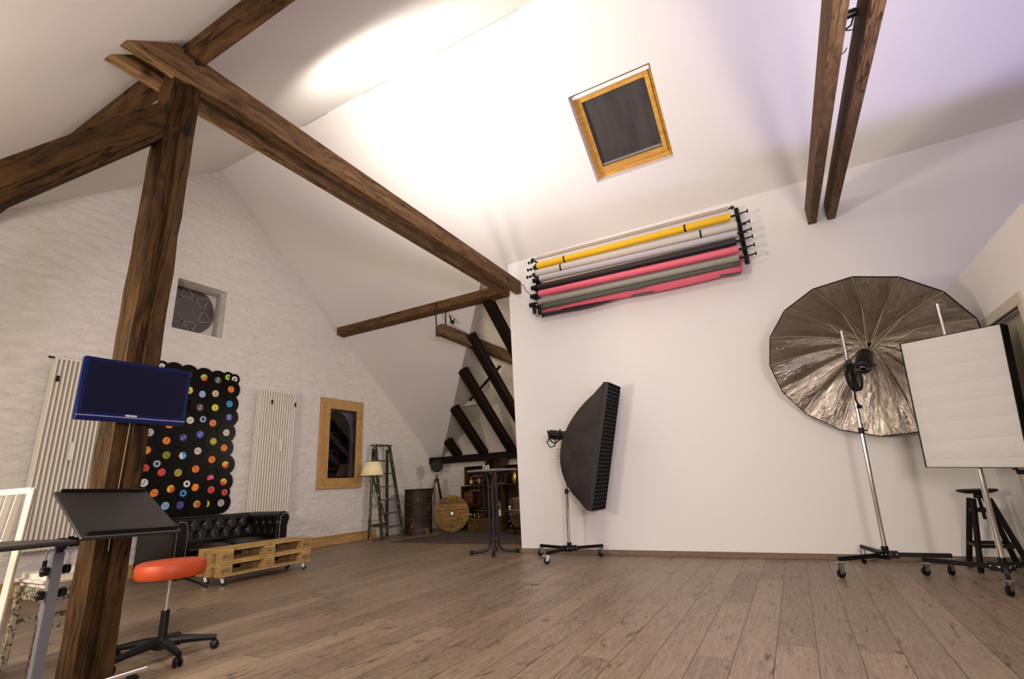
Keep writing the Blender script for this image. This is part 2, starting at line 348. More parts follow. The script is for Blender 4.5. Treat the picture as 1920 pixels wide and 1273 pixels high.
b = MB(); b.bb((XG, oy0 + 0.21, oz1 - 0.20), (XG + 0.045, oy1 - 0.17, oz1 - 0.10)); b.bb((XG, oy0 + 0.21, oz0 + 0.07), (XG + 0.05, oy1 - 0.17, oz0 + 0.19)); b.build('casement_rail', PINE['Y'], win, bevel=0.006)
glass = bpy.data.materials.new('clear_glass'); glass.use_nodes = True
nt = glass.node_tree; nt.nodes.remove(nt.nodes['Principled BSDF']); o_ = nt.nodes['Material Output']
gl = nt.nodes.new('ShaderNodeBsdfGlossy'); gl.inputs['Roughness'].default_value = 0.03; tr = nt.nodes.new('ShaderNodeBsdfTransparent'); mxs = nt.nodes.new('ShaderNodeMixShader'); fz = nt.nodes.new('ShaderNodeFresnel'); fz.inputs[0].default_value = 1.5
nt.links.new(fz.outputs[0], mxs.inputs[0]); nt.links.new(tr.outputs[0], mxs.inputs[1]); nt.links.new(gl.outputs[0], mxs.inputs[2]); nt.links.new(mxs.outputs[0], o_.inputs[0])
b = MB(); b.face(rectX(XG + 0.014, oy0 + 0.20, oy1 - 0.16, oz0 + 0.18, oz1 - 0.19)); b.build('window_pane', glass, win)
xb = XG - 0.42; tp_w = atX(628, 772, xb); rt_w = atX(655, 830, xb); ac = tp_w.y; ay1 = rt_w.y; ar = ay1 - ac; ay0 = ac - ar; azs = tp_w.z - ar; az0 = 0.95
arch = [(xb, ay0, az0), (xb, ay1, az0)] + [(xb, ac + ar * math.cos(R(a)), azs + ar * math.sin(R(a))) for a in range(0, 181, 12)]
b = MB(); b.holes(rectX(xb, FW['y0'] - 0.14, FW['y1'] + 0.44, FW['z0'] - 0.22, FW['z1'] + 0.14), [arch]); b.build('niche_back', _m.get('x') or BRICKP, win, recalc=False)
b = MB(); b.bb((xb - 0.05, ay0 - 0.05, az0 - 0.05), (xb - 0.04, ay1 + 0.05, azs + ar + 0.05)); b.build('old_pane', mat('night_glass', (0.008, 0.006, 0.006), 0.12, spec=0.6), win)
b = MB(); rd = mat('oxide_red_paint', (0.10, 0.014, 0.010), 0.5); xm = xb - 0.025
wd = ay1 - ay0
for f in (0.34, 0.67): yy = ay0 + wd * f; b.bb((xm, yy - 0.009, az0), (xm + 0.02, yy + 0.009, azs + wd * 0.12))
for zz in (azs + 0.0, azs - 0.36, azs - 0.72): b.bb((xm, ay0, zz - 0.009), (xm + 0.02, ay1, zz + 0.009))
for f in (0.17, 0.5, 0.83): c = ay0 + wd * f; b.tube([(xm + 0.01, c + wd * 0.165 * math.cos(R(a)), azs + wd * 0.12 + wd * 0.2 * math.sin(R(a))) for a in range(0, 181, 15)], 0.008, 6)
b.tube([V(p) + V((0.005, 0, 0)) for p in arch], 0.016, 6, True); b.build('muntins', rd, win)

# white partition wall, with sloped head
b = MB(); b.prism([(XW, D, 0), (XW, D, zA(D) + 0.0), (XW, D + 0.14, zA(D + 0.14)), (XW, D + 0.14, 0)], (4.6 - XW, 0, 0)); struct('wall_back', b, WHITEP)
# alcove wall, closed above the rafters
b = MB(); b.face([(XG, YB, 0), (-1.9, YB, 0), (-1.9, YB, 6.2), (XG, YB, 6.2)]); b.face([(-1.9, D + 0.14, 0), (-1.9, YB, 0), (-1.9, YB, 6.2), (-1.9, D + 0.14, 6.2)])
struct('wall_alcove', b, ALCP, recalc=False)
# low partition with door, right
b = MB(); dy0, dy1, dz = 4.86, 5.70, 2.02; T = 0.12
b.bb((XP, 5.70, 0), (XP + T, D, 2.60)); b.bb((XP, 4.33, 0), (XP + T, dy0, 2.60)); b.bb((XP, dy0, dz), (XP + T, dy1, 2.60))
struct('wall_right', b, WHITEP)
DOORP = mat('door_paint', (0.36, 0.33, 0.235), 0.5)
b = MB(); b.bb((XP + 0.05, dy0, 0.01), (XP + 0.09, dy1, dz - 0.02)); dr = struct('door_1', b, DOORP, bevel=0.004)
b = MB(); cw = 0.085
b.bb((XP - 0.018, dy0 - cw, 0), (XP + 0.02, dy0, dz)); b.bb((XP - 0.018, dy1, 0), (XP + 0.02, dy1 + cw, dz)); b.bb((XP - 0.018, dy0 - cw, dz), (XP + 0.02, dy1 + cw, dz + cw))
struct('trim_1', b, mat('door_casing', (0.58, 0.52, 0.41), 0.5), bevel=0.006)
b = MB(); b.bb((XP + 0.047, 5.05, 1.50), (XP + 0.05, 5.22, 1.68)); b.build('door_notice', mat('paper', (0.75, 0.74, 0.72), 0.7), dr)
b = MB(); b.cyl((XP + 0.05, 5.60, 1.0), (XP - 0.01, 5.60, 1.0), 0.011).cyl((XP - 0.01, 5.60, 1.0), (XP - 0.01, 5.50, 1.0), 0.009); b.build('door_handle', STEEL, dr, smooth=True)

# roof slopes -------------------------------------------------------------
def PA(x, y, o=0.0):  # point on main slope, offset outwards
    n = V((0, SL, 1)).normalized(); return V((x, y, zA(y))) + n * o
sk = [(-1.70, 4.985), (-0.665, 4.985), (-0.665, 5.885), (-1.70, 5.885)]
vx = lambda y: -4.43 - (y - 6.961) * (7.366 - 4.43) / (9.846 - 6.961)
b = MB(); b.holes([PA(XG, YR), PA(4.6, YR), PA(4.6, D + 0.14), PA(vx(D + 0.14), D + 0.14), PA(vx(YB), YB), PA(XG, YB)], [[PA(*p) for p in sk]])
struct('ceiling_slope_right', b, CEILP, recalc=False)
b = MB(); b.face([(XG, YR, ZR), (4.6, YR, ZR), (4.6, -2.4, zL(-2.4)), (XG, -2.4, zL(-2.4))]); struct('ceiling_slope_left', b, CEILP, recalc=False)
zB = lambda x: 3.978 + SL * (x + 4.43)
b = MB(); b.face([(vx(D + 0.14), D + 0.14, zB(vx(D + 0.14))), (-1.9, D + 0.14, zB(-1.9)), (-1.9, YB, zB(-1.9)), (vx(YB), YB, zB(vx(YB)))])
b.face([(vx(D + 0.14), D + 0.14, zA(D + .14)), (-1.9, D + 0.14, zA(D + .14)), (-1.9, D + 0.14, zB(-1.9))])
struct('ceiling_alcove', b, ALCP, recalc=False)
# roof window
b = MB()
for i in range(4):
    p, q = sk[i], sk[(i + 1) % 4]; b.face([PA(*p), PA(*q), PA(q[0], q[1], 0.22), PA(p[0], p[1], 0.22)])
rw = struct('window_1', b, mat('reveal_paint', (0.74, 0.72, 0.72), 0.7), recalc=False)
FRM = wood('roof_window_pine', (0.42, 0.20, 0.035, 1), (0.72, 0.42, 0.11, 1), 'X', scale=1.4, bump=0.25, cracks=0.3, rough=0.35)
def frame_ring(a, w, o0, o1):
    o0 += 0.05; o1 += 0.05
    m = MB(); x0_, x1_, y0_, y1_ = sk[0][0] + a, sk[1][0] - a, sk[0][1] + a, sk[2][1] - a
    def slab(xa, xb_, ya, yb): m.prism([PA(xa, ya, o0), PA(xb_, ya, o0), PA(xb_, yb, o0), PA(xa, yb, o0)], V((0, SL, 1)).normalized() * (o1 - o0))
    slab(x0_, x0_ + w, y0_, y1_); slab(x1_ - w, x1_, y0_, y1_); slab(x0_ + w, x1_ - w, y0_, y0_ + w); slab(x0_ + w, x1_ - w, y1_ - w, y1_); return m
frame_ring(0.0, 0.05, 0.09, 0.16).build('window_frame', FRM, rw, bevel=0.004)
frame_ring(0.055, 0.055, 0.075, 0.15).build('sash', FRM, rw, bevel=0.004)
m = MB(); m.prism([PA(-1.62, 5.06, 0.180), PA(-0.745, 5.06, 0.180), PA(-0.745, 5.80, 0.180), PA(-1.62, 5.80, 0.180)], V((0, SL, 1)).normalized() * 0.004)
m.build('blackout_blind', mat('blind_fabric', (0.042, 0.035, 0.033), 0.75, var=0.25, bscale=3, stretch=(3, 0.6, 0.6), bump=0.1), rw)
m = MB(); m.prism([PA(-1.68, 5.005, 0.080), PA(-0.685, 5.005, 0.080), PA(-0.685, 5.04, 0.080), PA(-1.68, 5.04, 0.080)], V((0, SL, 1)).normalized() * 0.035); m.build('grip_bar', mat('white_enamel', (0.85, 0.84, 0.82), 0.35), rw, bevel=0.004)
m = MB(); m.prism([PA(-1.58, 5.745, 0.155), PA(-0.78, 5.745, 0.155), PA(-0.78, 5.765, 0.155), PA(-1.58, 5.765, 0.155)], V((0, SL, 1)).normalized() * 0.02); m.build('blind_rail', mat('grey_rail', (0.45, 0.44, 0.46), 0.35, 0.6), rw)
b = MB(); b.prism([PA(-2.0, 4.8, 0.25), PA(-0.4, 4.8, 0.25), PA(-0.4, 6.1, 0.25), PA(-2.0, 6.1, 0.25)], V((0, SL, 1)).normalized() * 0.01); b.build('window_pane', BLACK, rw)

# hairline crack along the ridge
for n_, (xa, xc) in enumerate(((-6.3, -5.75), (-5.62, -5.1), (-4.4, -3.9), (-3.1, -1.9)), 3):
    b = MB(); b.bb((xa, YR - 0.002, ZR - 0.008), (xc, YR + 0.002, ZR - 0.001)); struct('trim_%d' % n_, b, mat('crack_brown', (0.45, 0.36, 0.28), 0.9))
# skirtings
b = MB(); b.bb((XG, -3.4, 0), (XG + 0.025, 8.0, 0.15)); b.bb((XG + 0.0, -3.4, 0.15), (XG + 0.035, 8.0, 0.17)); struct('baseboard_left', b, PINE['Y'], bevel=0.006)
LAMB = wood('laminate_skirting', (0.15, 0.105, 0.075, 1), (0.25, 0.19, 0.14, 1), 'X', bump=0.1, cracks=0.1, knots=False)
b = MB(); b.bb((XW, D - 0.018, 0), (XP, D, 0.06)); struct('baseboard_back', b, LAMB, bevel=0.004)
b = MB(); b.bb((XP - 0.018, dy1 + cw, 0), (XP, D, 0.06)); struct('baseboard_right', b, LAMB, bevel=0.004)

# ================================================================== TIMBERS
# post
b = MB(); b.prism([(x, y, 0) for x, y in ((-3.52, 1.395), (-3.335, 1.395), (-3.333, 1.440), (-3.352, 1.446), (-3.352, 1.474), (-3.320, 1.482), (-3.320, 1.565), (-3.52, 1.565))], (0, 0, 4.02))
def rough_up(o, amt, sub=6, seed=0, axis=2, n=28):
    bm = bmesh.new(); bm.from_mesh(o.data); ed = [e for e in bm.edges if abs((e.verts[0].co - e.verts[1].co)[axis]) > 0.3]
    bmesh.ops.subdivide_edges(bm, edges=ed, cuts=n, use_grid_fill=True)
    rnd = random.Random(seed)
    for v in bm.verts:
        v.co += V([rnd.uniform(-amt, amt) if i != axis else 0 for i in range(3)])
    bm.to_mesh(o.data); bm.free()
post = b.build('timber_post', BEAMD['Z']); rough_up(post, 0.004, seed=1); tag(post, 'dark old timber post with deep cracks, carrying the flat screen', 'post')
# strut
Pt, Pb = V((-3.42, 1.42, 3.50)), V((-3.42, 0.30, 2.03))
b = MB(); b.bb((-0.075, -(Pt - Pb).length / 2, -0.10), (0.075, (Pt - Pb).length / 2, 0.10)); o = b.build('timber_strut', BEAMD['Y'], bevel=0.01)
o.location = (Pt + Pb) / 2; o.rotation_euler = (math.atan2(Pt.z - Pb.z, Pt.y - Pb.y), 0, 0); tag(o, 'dark timber strut running down from post head to upper left', 'beam')
# left collar pair
def collar(x0_, x1_, ya, za, yb, zb_, h, name, label, m, grp=None):
    b = MB(); b.prism([(x0_, ya, za), (x0_, yb, zb_), (x0_, yb, zb_ + h), (x0_, ya + h / SL, za + h + 0.02)], (x1_ - x0_, 0, 0))
    o = b.build(name, m, bevel=0.006); tag(o, label, 'beam', grp); return o
collar(-3.375, -3.285, 1.06, 3.81, D, 3.785, 0.205, 'collar_beam', 'front sawn beam of the pair running from post head to white wall corner', BEAML)
collar(-3.585, -3.495, 1.06, 3.81, D, 3.785, 0.205, 'collar_beam', 'rear sawn beam of the pair running from post head, nearer the sloped alcove', BEAML)
zr_ = lambda y: 3.755 - (D - y) * 0.0736
def collar2(x0_, x1_, label):
    ya = 1.3; b = MB(); b.prism([(x0_, ya, zr_(ya)), (x0_, D, zr_(D)), (x0_, D, zr_(D) + 0.225), (x0_, ya, zr_(ya) + 0.225)], (x1_ - x0_, 0, 0))
    o = b.build('collar_beam', wood('sawn_timber_right', (0.05, 0.026, 0.013, 1), (0.23, 0.13, 0.07, 1), 'Y', bump=0.8, cracks=0.8, saw=0.06), bevel=0.006); tag(o, label, 'beam')
collar2(0.650, 0.740, 'left sawn beam of the pair hanging above the big silver umbrella')
collar2(0.850, 0.932, 'right sawn beam of the pair hanging above the big silver umbrella')
# bolt on the front collar beam
b = MB(); p = atX(369.5, 118.5, -3.285); b.cyl(p, p + V((0.02, 0, 0)), 0.02, seg=10); o = b.build('beam_bolt', mat('old_iron', (0.03, 0.027, 0.025), 0.6, 0.5)); tag(o, 'dark iron bolt head in the front sawn beam above the post', 'bolt')
# left purlin
b = MB(); b.prism([(XG, 1.405, zL(1.405)), (XG, 1.405, 4.0), (XG, 1.545, 3.99), (XG, 1.545, 4.2)], (4.5 - XG, 0, 0)); o = b.build('roof_purlin', wood('dark_purlin', (0.014, 0.006, 0.002, 1), (0.105, 0.050, 0.017, 1), 'X', bump=0.8, cracks=0.8), bevel=0.006); tag(o, 'dark timber purlin under the near roof slope, passing over the post head', 'beam')
# right purlin
b = MB(); b.prism([(XG, 6.76, zA(6.76) + 0.005), (XG, 6.76, 3.99), (XG, 6.95, 3.97), (XG, 6.95, zA(6.95) + 0.005)], (3.55 + -XG - 7.1, 0, 0))
o = b.build('roof_purlin', PURL, bevel=0.006)
tag(o, 'golden brown purlin crossing the slope from gable wall to white wall corner', 'beam')
# hanging timber + irons
b = MB(); b.bar((-5.075, 6.76, 3.605), (-4.55, 9.3, 3.30), 0.15, 0.20); o = b.build('hanging_timber', wood('hang_timber', (0.05, 0.028, 0.012, 1), (0.20, 0.12, 0.055, 1), 'Y', bump=0.8, cracks=0.7), bevel=0.012); tag(o, 'short cut timber end hung on two iron straps below the purlin', 'beam')
IRON = _m['old_iron']
for i, (px, lab) in enumerate(((828, 'left twisted iron strap holding the hanging timber end'), (841, 'right twisted iron strap holding the hanging timber end'))):
    X_ = -5.125 if i == 0 else -5.01; yy = 6.735 if i == 0 else 6.86
    b = MB(); b.tube([(X_, yy + 0.02, 4.12), (X_, yy - 0.01, 4.10), (X_, yy, 4.0), (X_ + 0.006, yy, 3.92), (X_ - 0.006, yy, 3.85), (X_, yy, 3.72), (X_, yy, 3.48), (X_ + (0.06 if i == 0 else -0.06), yy + 0.02, 3.475)], 0.012, 6)
    tag(b.build('iron_strap', IRON, smooth=True), lab, 'strap')
b = MB(); p = V((-4.93, 6.95, 3.72)); b.box(p + V((0, 0, 0.04)), (0.05, 0.09, 0.05), bev=0.01); b.cyl(p + V((-0.02, 0, 0.06)), p + V((-0.04, -0.02, 0.17)), 0.014).cyl(p + V((0, 0, 0.03)), p + V((0.04, 0.02, 0.10)), 0.012); tag(b.build('spring_clamp', BLACK, smooth=True), 'small black clamp on top of the hanging timber', 'clamp')
# rafters in the alcove
rl = ['second rafter from the alcove corner post', 'x']
RX = [(-6.955, 9.44, 'shortest dark rafter, lowest left in the alcove above the wall plate'),
      (-6.235, 8.70, 'second shortest dark rafter in the alcove, ending above the cable drum'),
      (-5.50, 7.98, 'long dark rafter in the alcove, second from the right, below the hanging timber'),
      (-4.92, 7.40, 'longest dark rafter, crossing the hanging timber beside white wall'),
      (-4.23, 6.92, 'dark rafter just under the beam ends at the white wall edge')]
for x, yt, lab in RX:
    b = MB(); b.bar(V((x + 0.088, yt - 0.02, zA(yt - 0.02) - 0.035)), V((x + 0.088, YB - 0.03, zA(YB - 0.03) - 0.035)), 0.165, 0.16, up=(0, SL, 1))
    tag(b.build('roof_rafter', RAFT, bevel=0.008), lab, 'rafter', 'dark rafters of the alcove roof')
b = MB(); b.bb((XG, 9.74, 1.44), (-2.0, YB, 1.60)); tag(b.build('wall_plate', wood('plate_timber', (0.003, 0.002, 0.0012, 1), (0.016, 0.009, 0.005, 1), 'X'), bevel=0.008), 'black-brown horizontal timber the alcove rafters stand on', 'beam')
# small tie in the cross roof
b = MB(); p, q = V((-5.97, 9.02, 2.70)), V((-5.16, 9.02, 3.36)); b.bar(p, q, 0.06, 0.05, up=(0, 1, 0)); tag(b.build('roof_tie', RAFT), 'thin dark tie piece lying behind the alcove rafters', 'beam')
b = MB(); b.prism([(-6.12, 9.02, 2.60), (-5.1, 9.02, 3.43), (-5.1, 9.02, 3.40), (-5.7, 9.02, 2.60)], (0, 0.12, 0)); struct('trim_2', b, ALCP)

# ================================================================== shared parts
def caster(parent, x, y, top, r=0.036, brake=True, ang=0.0, w=0.026, dark=False):
    """swivel caster: housing (part) > wheel (sub-part); wheel touches floor"""
    a = V((math.cos(ang), math.sin(ang), 0)); off = a * 0.02
    s = V((-a.y, a.x, 0))
    b = MB(); c = V((x, y, r)) + off
    for sg in (1, -1): b.bar(c + s * sg * (w / 2 + 0.004), V((x, y, top - 0.012)) + s * sg * (w / 2 + 0.004), 0.032 if not dark else 0.03, 0.003, up=s)
    b.box(V((x, y, top - 0.010)), (0.045, 0.045, 0.006)); b.cyl((x, y, top - 0.012), (x, y, top + 0.01), 0.008)
    if brake: b.bar(V((x, y, top - 0.02)) + a * 0.02, V((x, y, top - 0.018)) + a * 0.075, 0.028, 0.004)
    h = b.build('caster', BLACK if dark else STEEL, parent, smooth=True)
    b = MB(); b.lathe([(0, -w / 2), (r * 0.45, -w / 2), (r * 0.5, -w / 2 + 0.004), (r * 0.86, -w / 2 + 0.002), (r, -w / 4), (r, w / 4), (r * 0.86, w / 2 - 0.002), (r * 0.5, w / 2 - 0.004), (r * 0.45, w / 2), (0, w / 2)], c, s, 24)
    b.build('wheel', RUBBER, h, smooth=True); return h

def light_stand(name, label, hub, arms, top, lift=0.0):
    t = thing(name, label, 'light stand', (hub[0], hub[1], 0)); h = V(hub); z = 0.125 + lift
    b = MB(); b.cyl((h.x, h.y, z - 0.04), (h.x, h.y, z + 0.07), 0.028)
    for ax, ay in arms:
        d = (V((ax, ay, 0)) - V((h.x, h.y, 0))).normalized(); b.bar(V((h.x, h.y, z)) + d * 0.01, V((h.x, h.y, z)) + d * 0.09, 0.05, 0.06)
    b.build('hub', BLACKM, t, smooth=True)
    for ax, ay in arms:
        d = (V((ax, ay, 0)) - V((h.x, h.y, 0))).normalized(); s = d.cross(V((0, 0, 1)))
        for k in (0.03, 0.075):
            for sg in (1, -1): MB().ball(V((h.x, h.y, z + 0.005)) + d * k + s * sg * 0.028, 0.007, seg=8).build('bolt_head', CHROME, t, smooth=True)
    for i, (ax, ay) in enumerate(arms):
        e = V((ax, ay, z)); d = (e - V((h.x, h.y, z))).normalized()
        MB().bar(V((h.x, h.y, z)) + d * 0.05, e + d * 0.02, 0.028, 0.035, bev=0.003).build('leg', BLACKM, t)
        caster(t, ax, ay, z - 0.012, ang=math.atan2(-0.5, -1) + 0.3 * i)
    tp = V(top); b0 = V((h.x, h.y, z + 0.02)); mid = b0.lerp(tp, 0.52)
    MB().cyl(b0, mid, 0.020).build('lower_tube', CHROME, t, smooth=True)
    MB().cyl(mid - (tp - b0) * 0.02, tp, 0.0165).build('upper_tube', CHROME, t, smooth=True)
    MB().cyl(mid - (tp - b0).normalized() * 0.03, mid + (tp - b0).normalized() * 0.03, 0.023).cyl(mid + V((0, 0, 0)), mid + V((0.05, -0.02, 0)), 0.008).build('collar', BLACK, t, smooth=True)
    return t

# ================================================================== BIG UMBRELLA + FLASH + STAND
light_stand('light_stand', 'chrome light stand on casters in front of the silver umbrella', (0.576, 5.836), [(0.205, 5.52), (1.02, 5.83), (0.44, 6.33)], (0.646, 5.836, 2.25), lift=0.03)
UC = V((0.819, 5.986, 1.944)); az, el = 0.31, 0.615
UN = V((math.sin(az) * math.cos(el), math.cos(az) * math.cos(el), math.sin(el))); UU = UN.cross(V((0, 0, 1))).normalized(); UV = UU.cross(UN) * 1.0; UV = UV.normalized()
UV = UU.cross(UN); UV.normalize()
UVv = UV if UV.z > 0 else -UV
US = 0.975; UC = V((0, 0, CAMZ)) + (UC - V((0, 0, CAMZ))) * US; UR, UD, PH = 0.90 * US, 0.40 * US, 1.9635 + 2.986
def up(r, t, o=0.0):
    """point on umbrella: r radius 0..1, t angle; depth profile shallow dome"""
    d = UD * (1 - r ** 1.9) + o
    return UC + (UU * math.cos(t) + UV * math.sin(t)) * (UR * r) + UN * d
um = thing('umbrella_reflector', 'huge black and silver sixteen-panel umbrella reflector against the white wall', 'umbrella', tuple(UC))
NS = 16; b = MB(); rings = []
for i in range(13):
    r = 0.02 + 0.98 * i / 12; ring = []
    for k in range(NS):
        for j in range(6):
            t0 = PH + 2 * math.pi * k / NS; t1 = t0 + 2 * math.pi / NS; f = j / 6
            p0, p1 = up(r, t0), up(r, t1); p = p0.lerp(p1, f) - UN * (0.30 * r * (1 - r ** 5) * (f * (1 - f)))
            ring.append(b.bm.verts.new(p))
    rings.append(ring)
for A, B in zip(rings, rings[1:]):
    n = len(A)
    for k in range(n): b.bm.faces.new((A[k], A[(k + 1) % n], B[(k + 1) % n], B[k]))
sm = bpy.data.materials.new('silver_lining'); sm.use_nodes = True; nt = sm.node_tree; N = nt.nodes.new; L = nt.links.new; pb = nt.nodes['Principled BSDF']
pb.inputs['Metallic'].default_value = 0.92; pb.inputs['Roughness'].default_value = 0.15; pb.inputs['Base Color'].default_value = (0.50, 0.445, 0.39, 1)
at = N('ShaderNodeAttribute'); at.attribute_name = 'UVMap'
mp = N('ShaderNodeMapping'); mp.inputs['Scale'].default_value = (1.0, 2.2, 1); L(at.outputs['Vector'], mp.inputs['Vector'])
n1 = N('ShaderNodeTexNoise'); n1.inputs['Scale'].default_value = 2.6; n1.inputs['Detail'].default_value = 7; n1.inputs['Roughness'].default_value = 0.6; n1.inputs['Distortion'].default_value = 0.7; L(mp.outputs[0], n1.inputs['Vector'])
bp = N('ShaderNodeBump'); bp.inputs['Strength'].default_value = 0.5; bp.inputs['Distance'].default_value = 0.05; L(n1.outputs['Fac'], bp.inputs['Height']); L(bp.outputs[0], pb.inputs['Normal'])
uvl = b.bm.loops.layers.uv.new('UVMap')
for i, (A, B) in enumerate(zip(rings, rings[1:])): pass
idx = {v: (i, k) for i, ring in enumerate(rings) for k, v in enumerate(ring)}
for f in b.bm.faces:
    ks = [idx[l.vert][1] for l in f.loops]; wrap = max(ks) - min(ks) > 10
    for l in f.loops:
        i, k = idx[l.vert]
        if wrap and k < 10: k += NS * 6
        l[uvl].uv = (k / 6 * 2.2, i / 12 * 1.1)
can = b.build('canopy', sm, um, smooth=True, angle=60)
# black outside
b = MB(); rings = []
for i in range(7):
    r = 0.02 + 0.985 * i / 6; rings.append([b.bm.verts.new(up(r, PH + 2 * math.pi * k / NS, 0.012)) for k in range(NS)])
for A, B in zip(rings, rings[1:]):
    for k in range(NS): b.bm.faces.new((A[k], A[(k + 1) % NS], B[(k + 1) % NS], B[k]))
b.build('outer_cover', FABBLK, um, smooth=True)
ribm = mat('fibreglass_rib', (0.42, 0.36, 0.24), 0.4)
run = UC + UN * 0.13
for k in range(NS):
    t = PH + 2 * math.pi * k / NS
    MB().tube([up(r_, t, -0.006) for r_ in (0.02, 0.2, 0.4, 0.6, 0.8, 1.0)], 0.0036, 6).build('rib', ribm, um, smooth=True)
for k in range(NS):
    t = PH + 2 * math.pi * k / NS
    MB().cyl(run, up(0.50, t, -0.008), 0.0032, seg=6).ball(up(0.50, t, -0.008), 0.007, seg=8).build('stretcher', ribm, um, smooth=True)
b = MB(); b.tube([up(1.0, PH + 2 * math.pi * k / NS, 0.0) for k in range(NS)], 0.005, 6, True); b.build('rim_binding', FABBLK, um)
MB().cyl(UC + UN * (UD + 0.04), UC - UN * 0.30, 0.005, seg=8).cyl(run, run - UN * 0.03, 0.017).cyl(UC + UN * UD, UC + UN * (UD - 0.03), 0.018).build('shaft', BLACKM, um, smooth=True)
# flash head
FC = UC - UN * 0.13 + V((0, 0, 0.0)); fl = thing('flash_head', 'black cylindrical flash head pointing into the silver umbrella', 'flash', tuple(FC - V((0, 0, 0.1))))
FC = FC + UU * 0.0
off = UV.normalized() * (0.035 if UV.z > 0 else -0.035)
a, c_ = FC + UN * 0.13 + off * 2.0, FC - UN * 0.16 + off * 2.0
MB().lathe([(0, -0.145), (0.055, -0.145), (0.068, -0.138), (0.072, -0.12), (0.072, 0.12), (0.066, 0.14), (0.058, 0.145), (0.055, 0.13), (0, 0.13)], (a + c_) / 2, UN, 28).build('housing', BLACK, fl, smooth=True)
b = MB(); cc = c_ - UN * 0.002
b.tube([cc + (UU * math.cos(R(q)) + UV * math.sin(R(q))) * 0.055 for q in range(0, 360, 20)], 0.006, 6, True); b.box(cc, (0.05, 0.02, 0.05), bev=0.004); b.build('control_panel', mat('dark_grey', (0.03, 0.03, 0.032), 0.3), fl)
b = MB(); b.cyl(cc + UU * 0.05 + UN * 0.03, cc + UU * 0.11 + UN * 0.03, 0.009); b.bar(cc + V((-0.07, 0, -0.01)), cc + V((0.08, 0, -0.01)), 0.02, 0.025); b.bar((a + c_) / 2 - off * 1.5, V((0.642, 5.836, 1.90)), 0.03, 0.035); b.box(V((0.642, 5.836, 1.90)), (0.05, 0.05, 0.09), bev=0.006); b.build('mounting_bracket', BLACK, fl)
# cable bundle on the stand
cb = MB(); rnd = random.Random(4)
for i in range(11):
    ox, oy = rnd.uniform(-0.035, 0.035), rnd.uniform(-0.04, -0.02); w = rnd.uniform(0.02, 0.05); zc = 1.76 + rnd.uniform(-0.02, 0.02)
    cb.tube([(0.625 + 0.45 * 0 + ox + w * math.sin(R(q)) * (0.6 if i % 2 else 1) + 0.02, 5.80 + oy, zc + 0.12 * math.cos(R(q))) for q in range(0, 360, 24)], 0.0065, 6, True)
cb.tube([(0.63, 5.79, 1.64), (0.62, 5.79, 1.55), (0.64, 5.79, 1.49), (0.66, 5.80, 1.47)], 0.008, 6); cb.cyl((0.62, 5.795, 1.485), (0.655, 5.795, 1.475), 0.018)
tag(cb.build('cable_bundle', RUBBER, smooth=True), 'coiled black cable hung on the umbrella stand below the flash', 'cable')

# ================================================================== SQUARE SOFTBOX
light_stand('light_stand', 'chrome light stand on casters behind the white square softbox', (1.28, 5.49), [(0.84, 5.77), (1.185, 5.07), (1.56, 5.80)], (1.355, 5.492, 2.281))
sqd = V((-.774, .633, 0)); nr = V((-.633, -.774, 0)); P0 = V((1.40, 5.75, 1.5)) + nr * 0.42; dd_ = nr.dot(P0)
TL, TR, BL = [hit(px, py, nr, dd_) for px, py in ((1688, 645), (1876, 607), (1737, 876))]; BR = BL + (TR - TL)
BR = hit(1932, 877, nr, dd_)
sb = thing('square_softbox', 'white-faced square softbox tilted on its stand beside the door', 'softbox', tuple((TL + BR) / 2 - V((0, 0, 0.6))))
b = MB(); n_ = 14; g = []
for i in range(n_ + 1):
    row = []
    for j in range(n_ + 1):
        p = TL.lerp(TR, j / n_).lerp(BL.lerp(BR, j / n_), i / n_)
        e = 0 if i in (0, n_) or j in (0, n_) else 1
        p = p + nr * (e * 0.012)
        row.append(b.bm.verts.new(p))
    g.append(row)
for i in range(n_):
    for j in range(n_): b.bm.faces.new((g[i][j], g[i][j + 1], g[i + 1][j + 1], g[i + 1][j]))
dm = bpy.data.materials.new('creased_diffuser'); dm.use_nodes = True; nt = dm.node_tree; N = nt.nodes.new; L = nt.links.new; pb = nt.nodes['Principled BSDF']
pb.inputs['Base Color'].default_value = (0.62, 0.60, 0.585, 1); pb.inputs['Roughness'].default_value = 0.7; pb.inputs['Transmission Weight'].default_value = 0.0
tc = N('ShaderNodeTexCoord'); sp = N('ShaderNodeSeparateXYZ'); L(tc.outputs['Object'], sp.inputs[0])
nz = N('ShaderNodeTexNoise'); nz.inputs['Scale'].default_value = 3.0; nz.inputs['Detail'].default_value = 3; L(tc.outputs['Object'], nz.inputs['Vector'])
ma = N('ShaderNodeMath'); ma.operation = 'MULTIPLY_ADD'; L(nz.outputs['Fac'], ma.inputs[0]); ma.inputs[1].default_value = 0.05; L(sp.outputs[2], ma.inputs[2])
m7 = N('ShaderNodeMath'); m7.operation = 'MULTIPLY'; L(ma.outputs[0], m7.inputs[0]); m7.inputs[1].default_value = 6.6
pp = N('ShaderNodeMath'); pp.operation = 'PINGPONG'; L(m7.outputs[0], pp.inputs[0]); pp.inputs[1].default_value = 0.5
pw = N('ShaderNodeMath'); pw.operation = 'POWER'; L(pp.outputs[0], pw.inputs[0]); pw.inputs[1].default_value = 0.35
nz2 = N('ShaderNodeTexNoise'); nz2.inputs['Scale'].default_value = 4; nz2.inputs['Detail'].default_value = 5; nz2.inputs['Distortion'].default_value = 1.5; L(tc.outputs['Object'], nz2.inputs['Vector'])
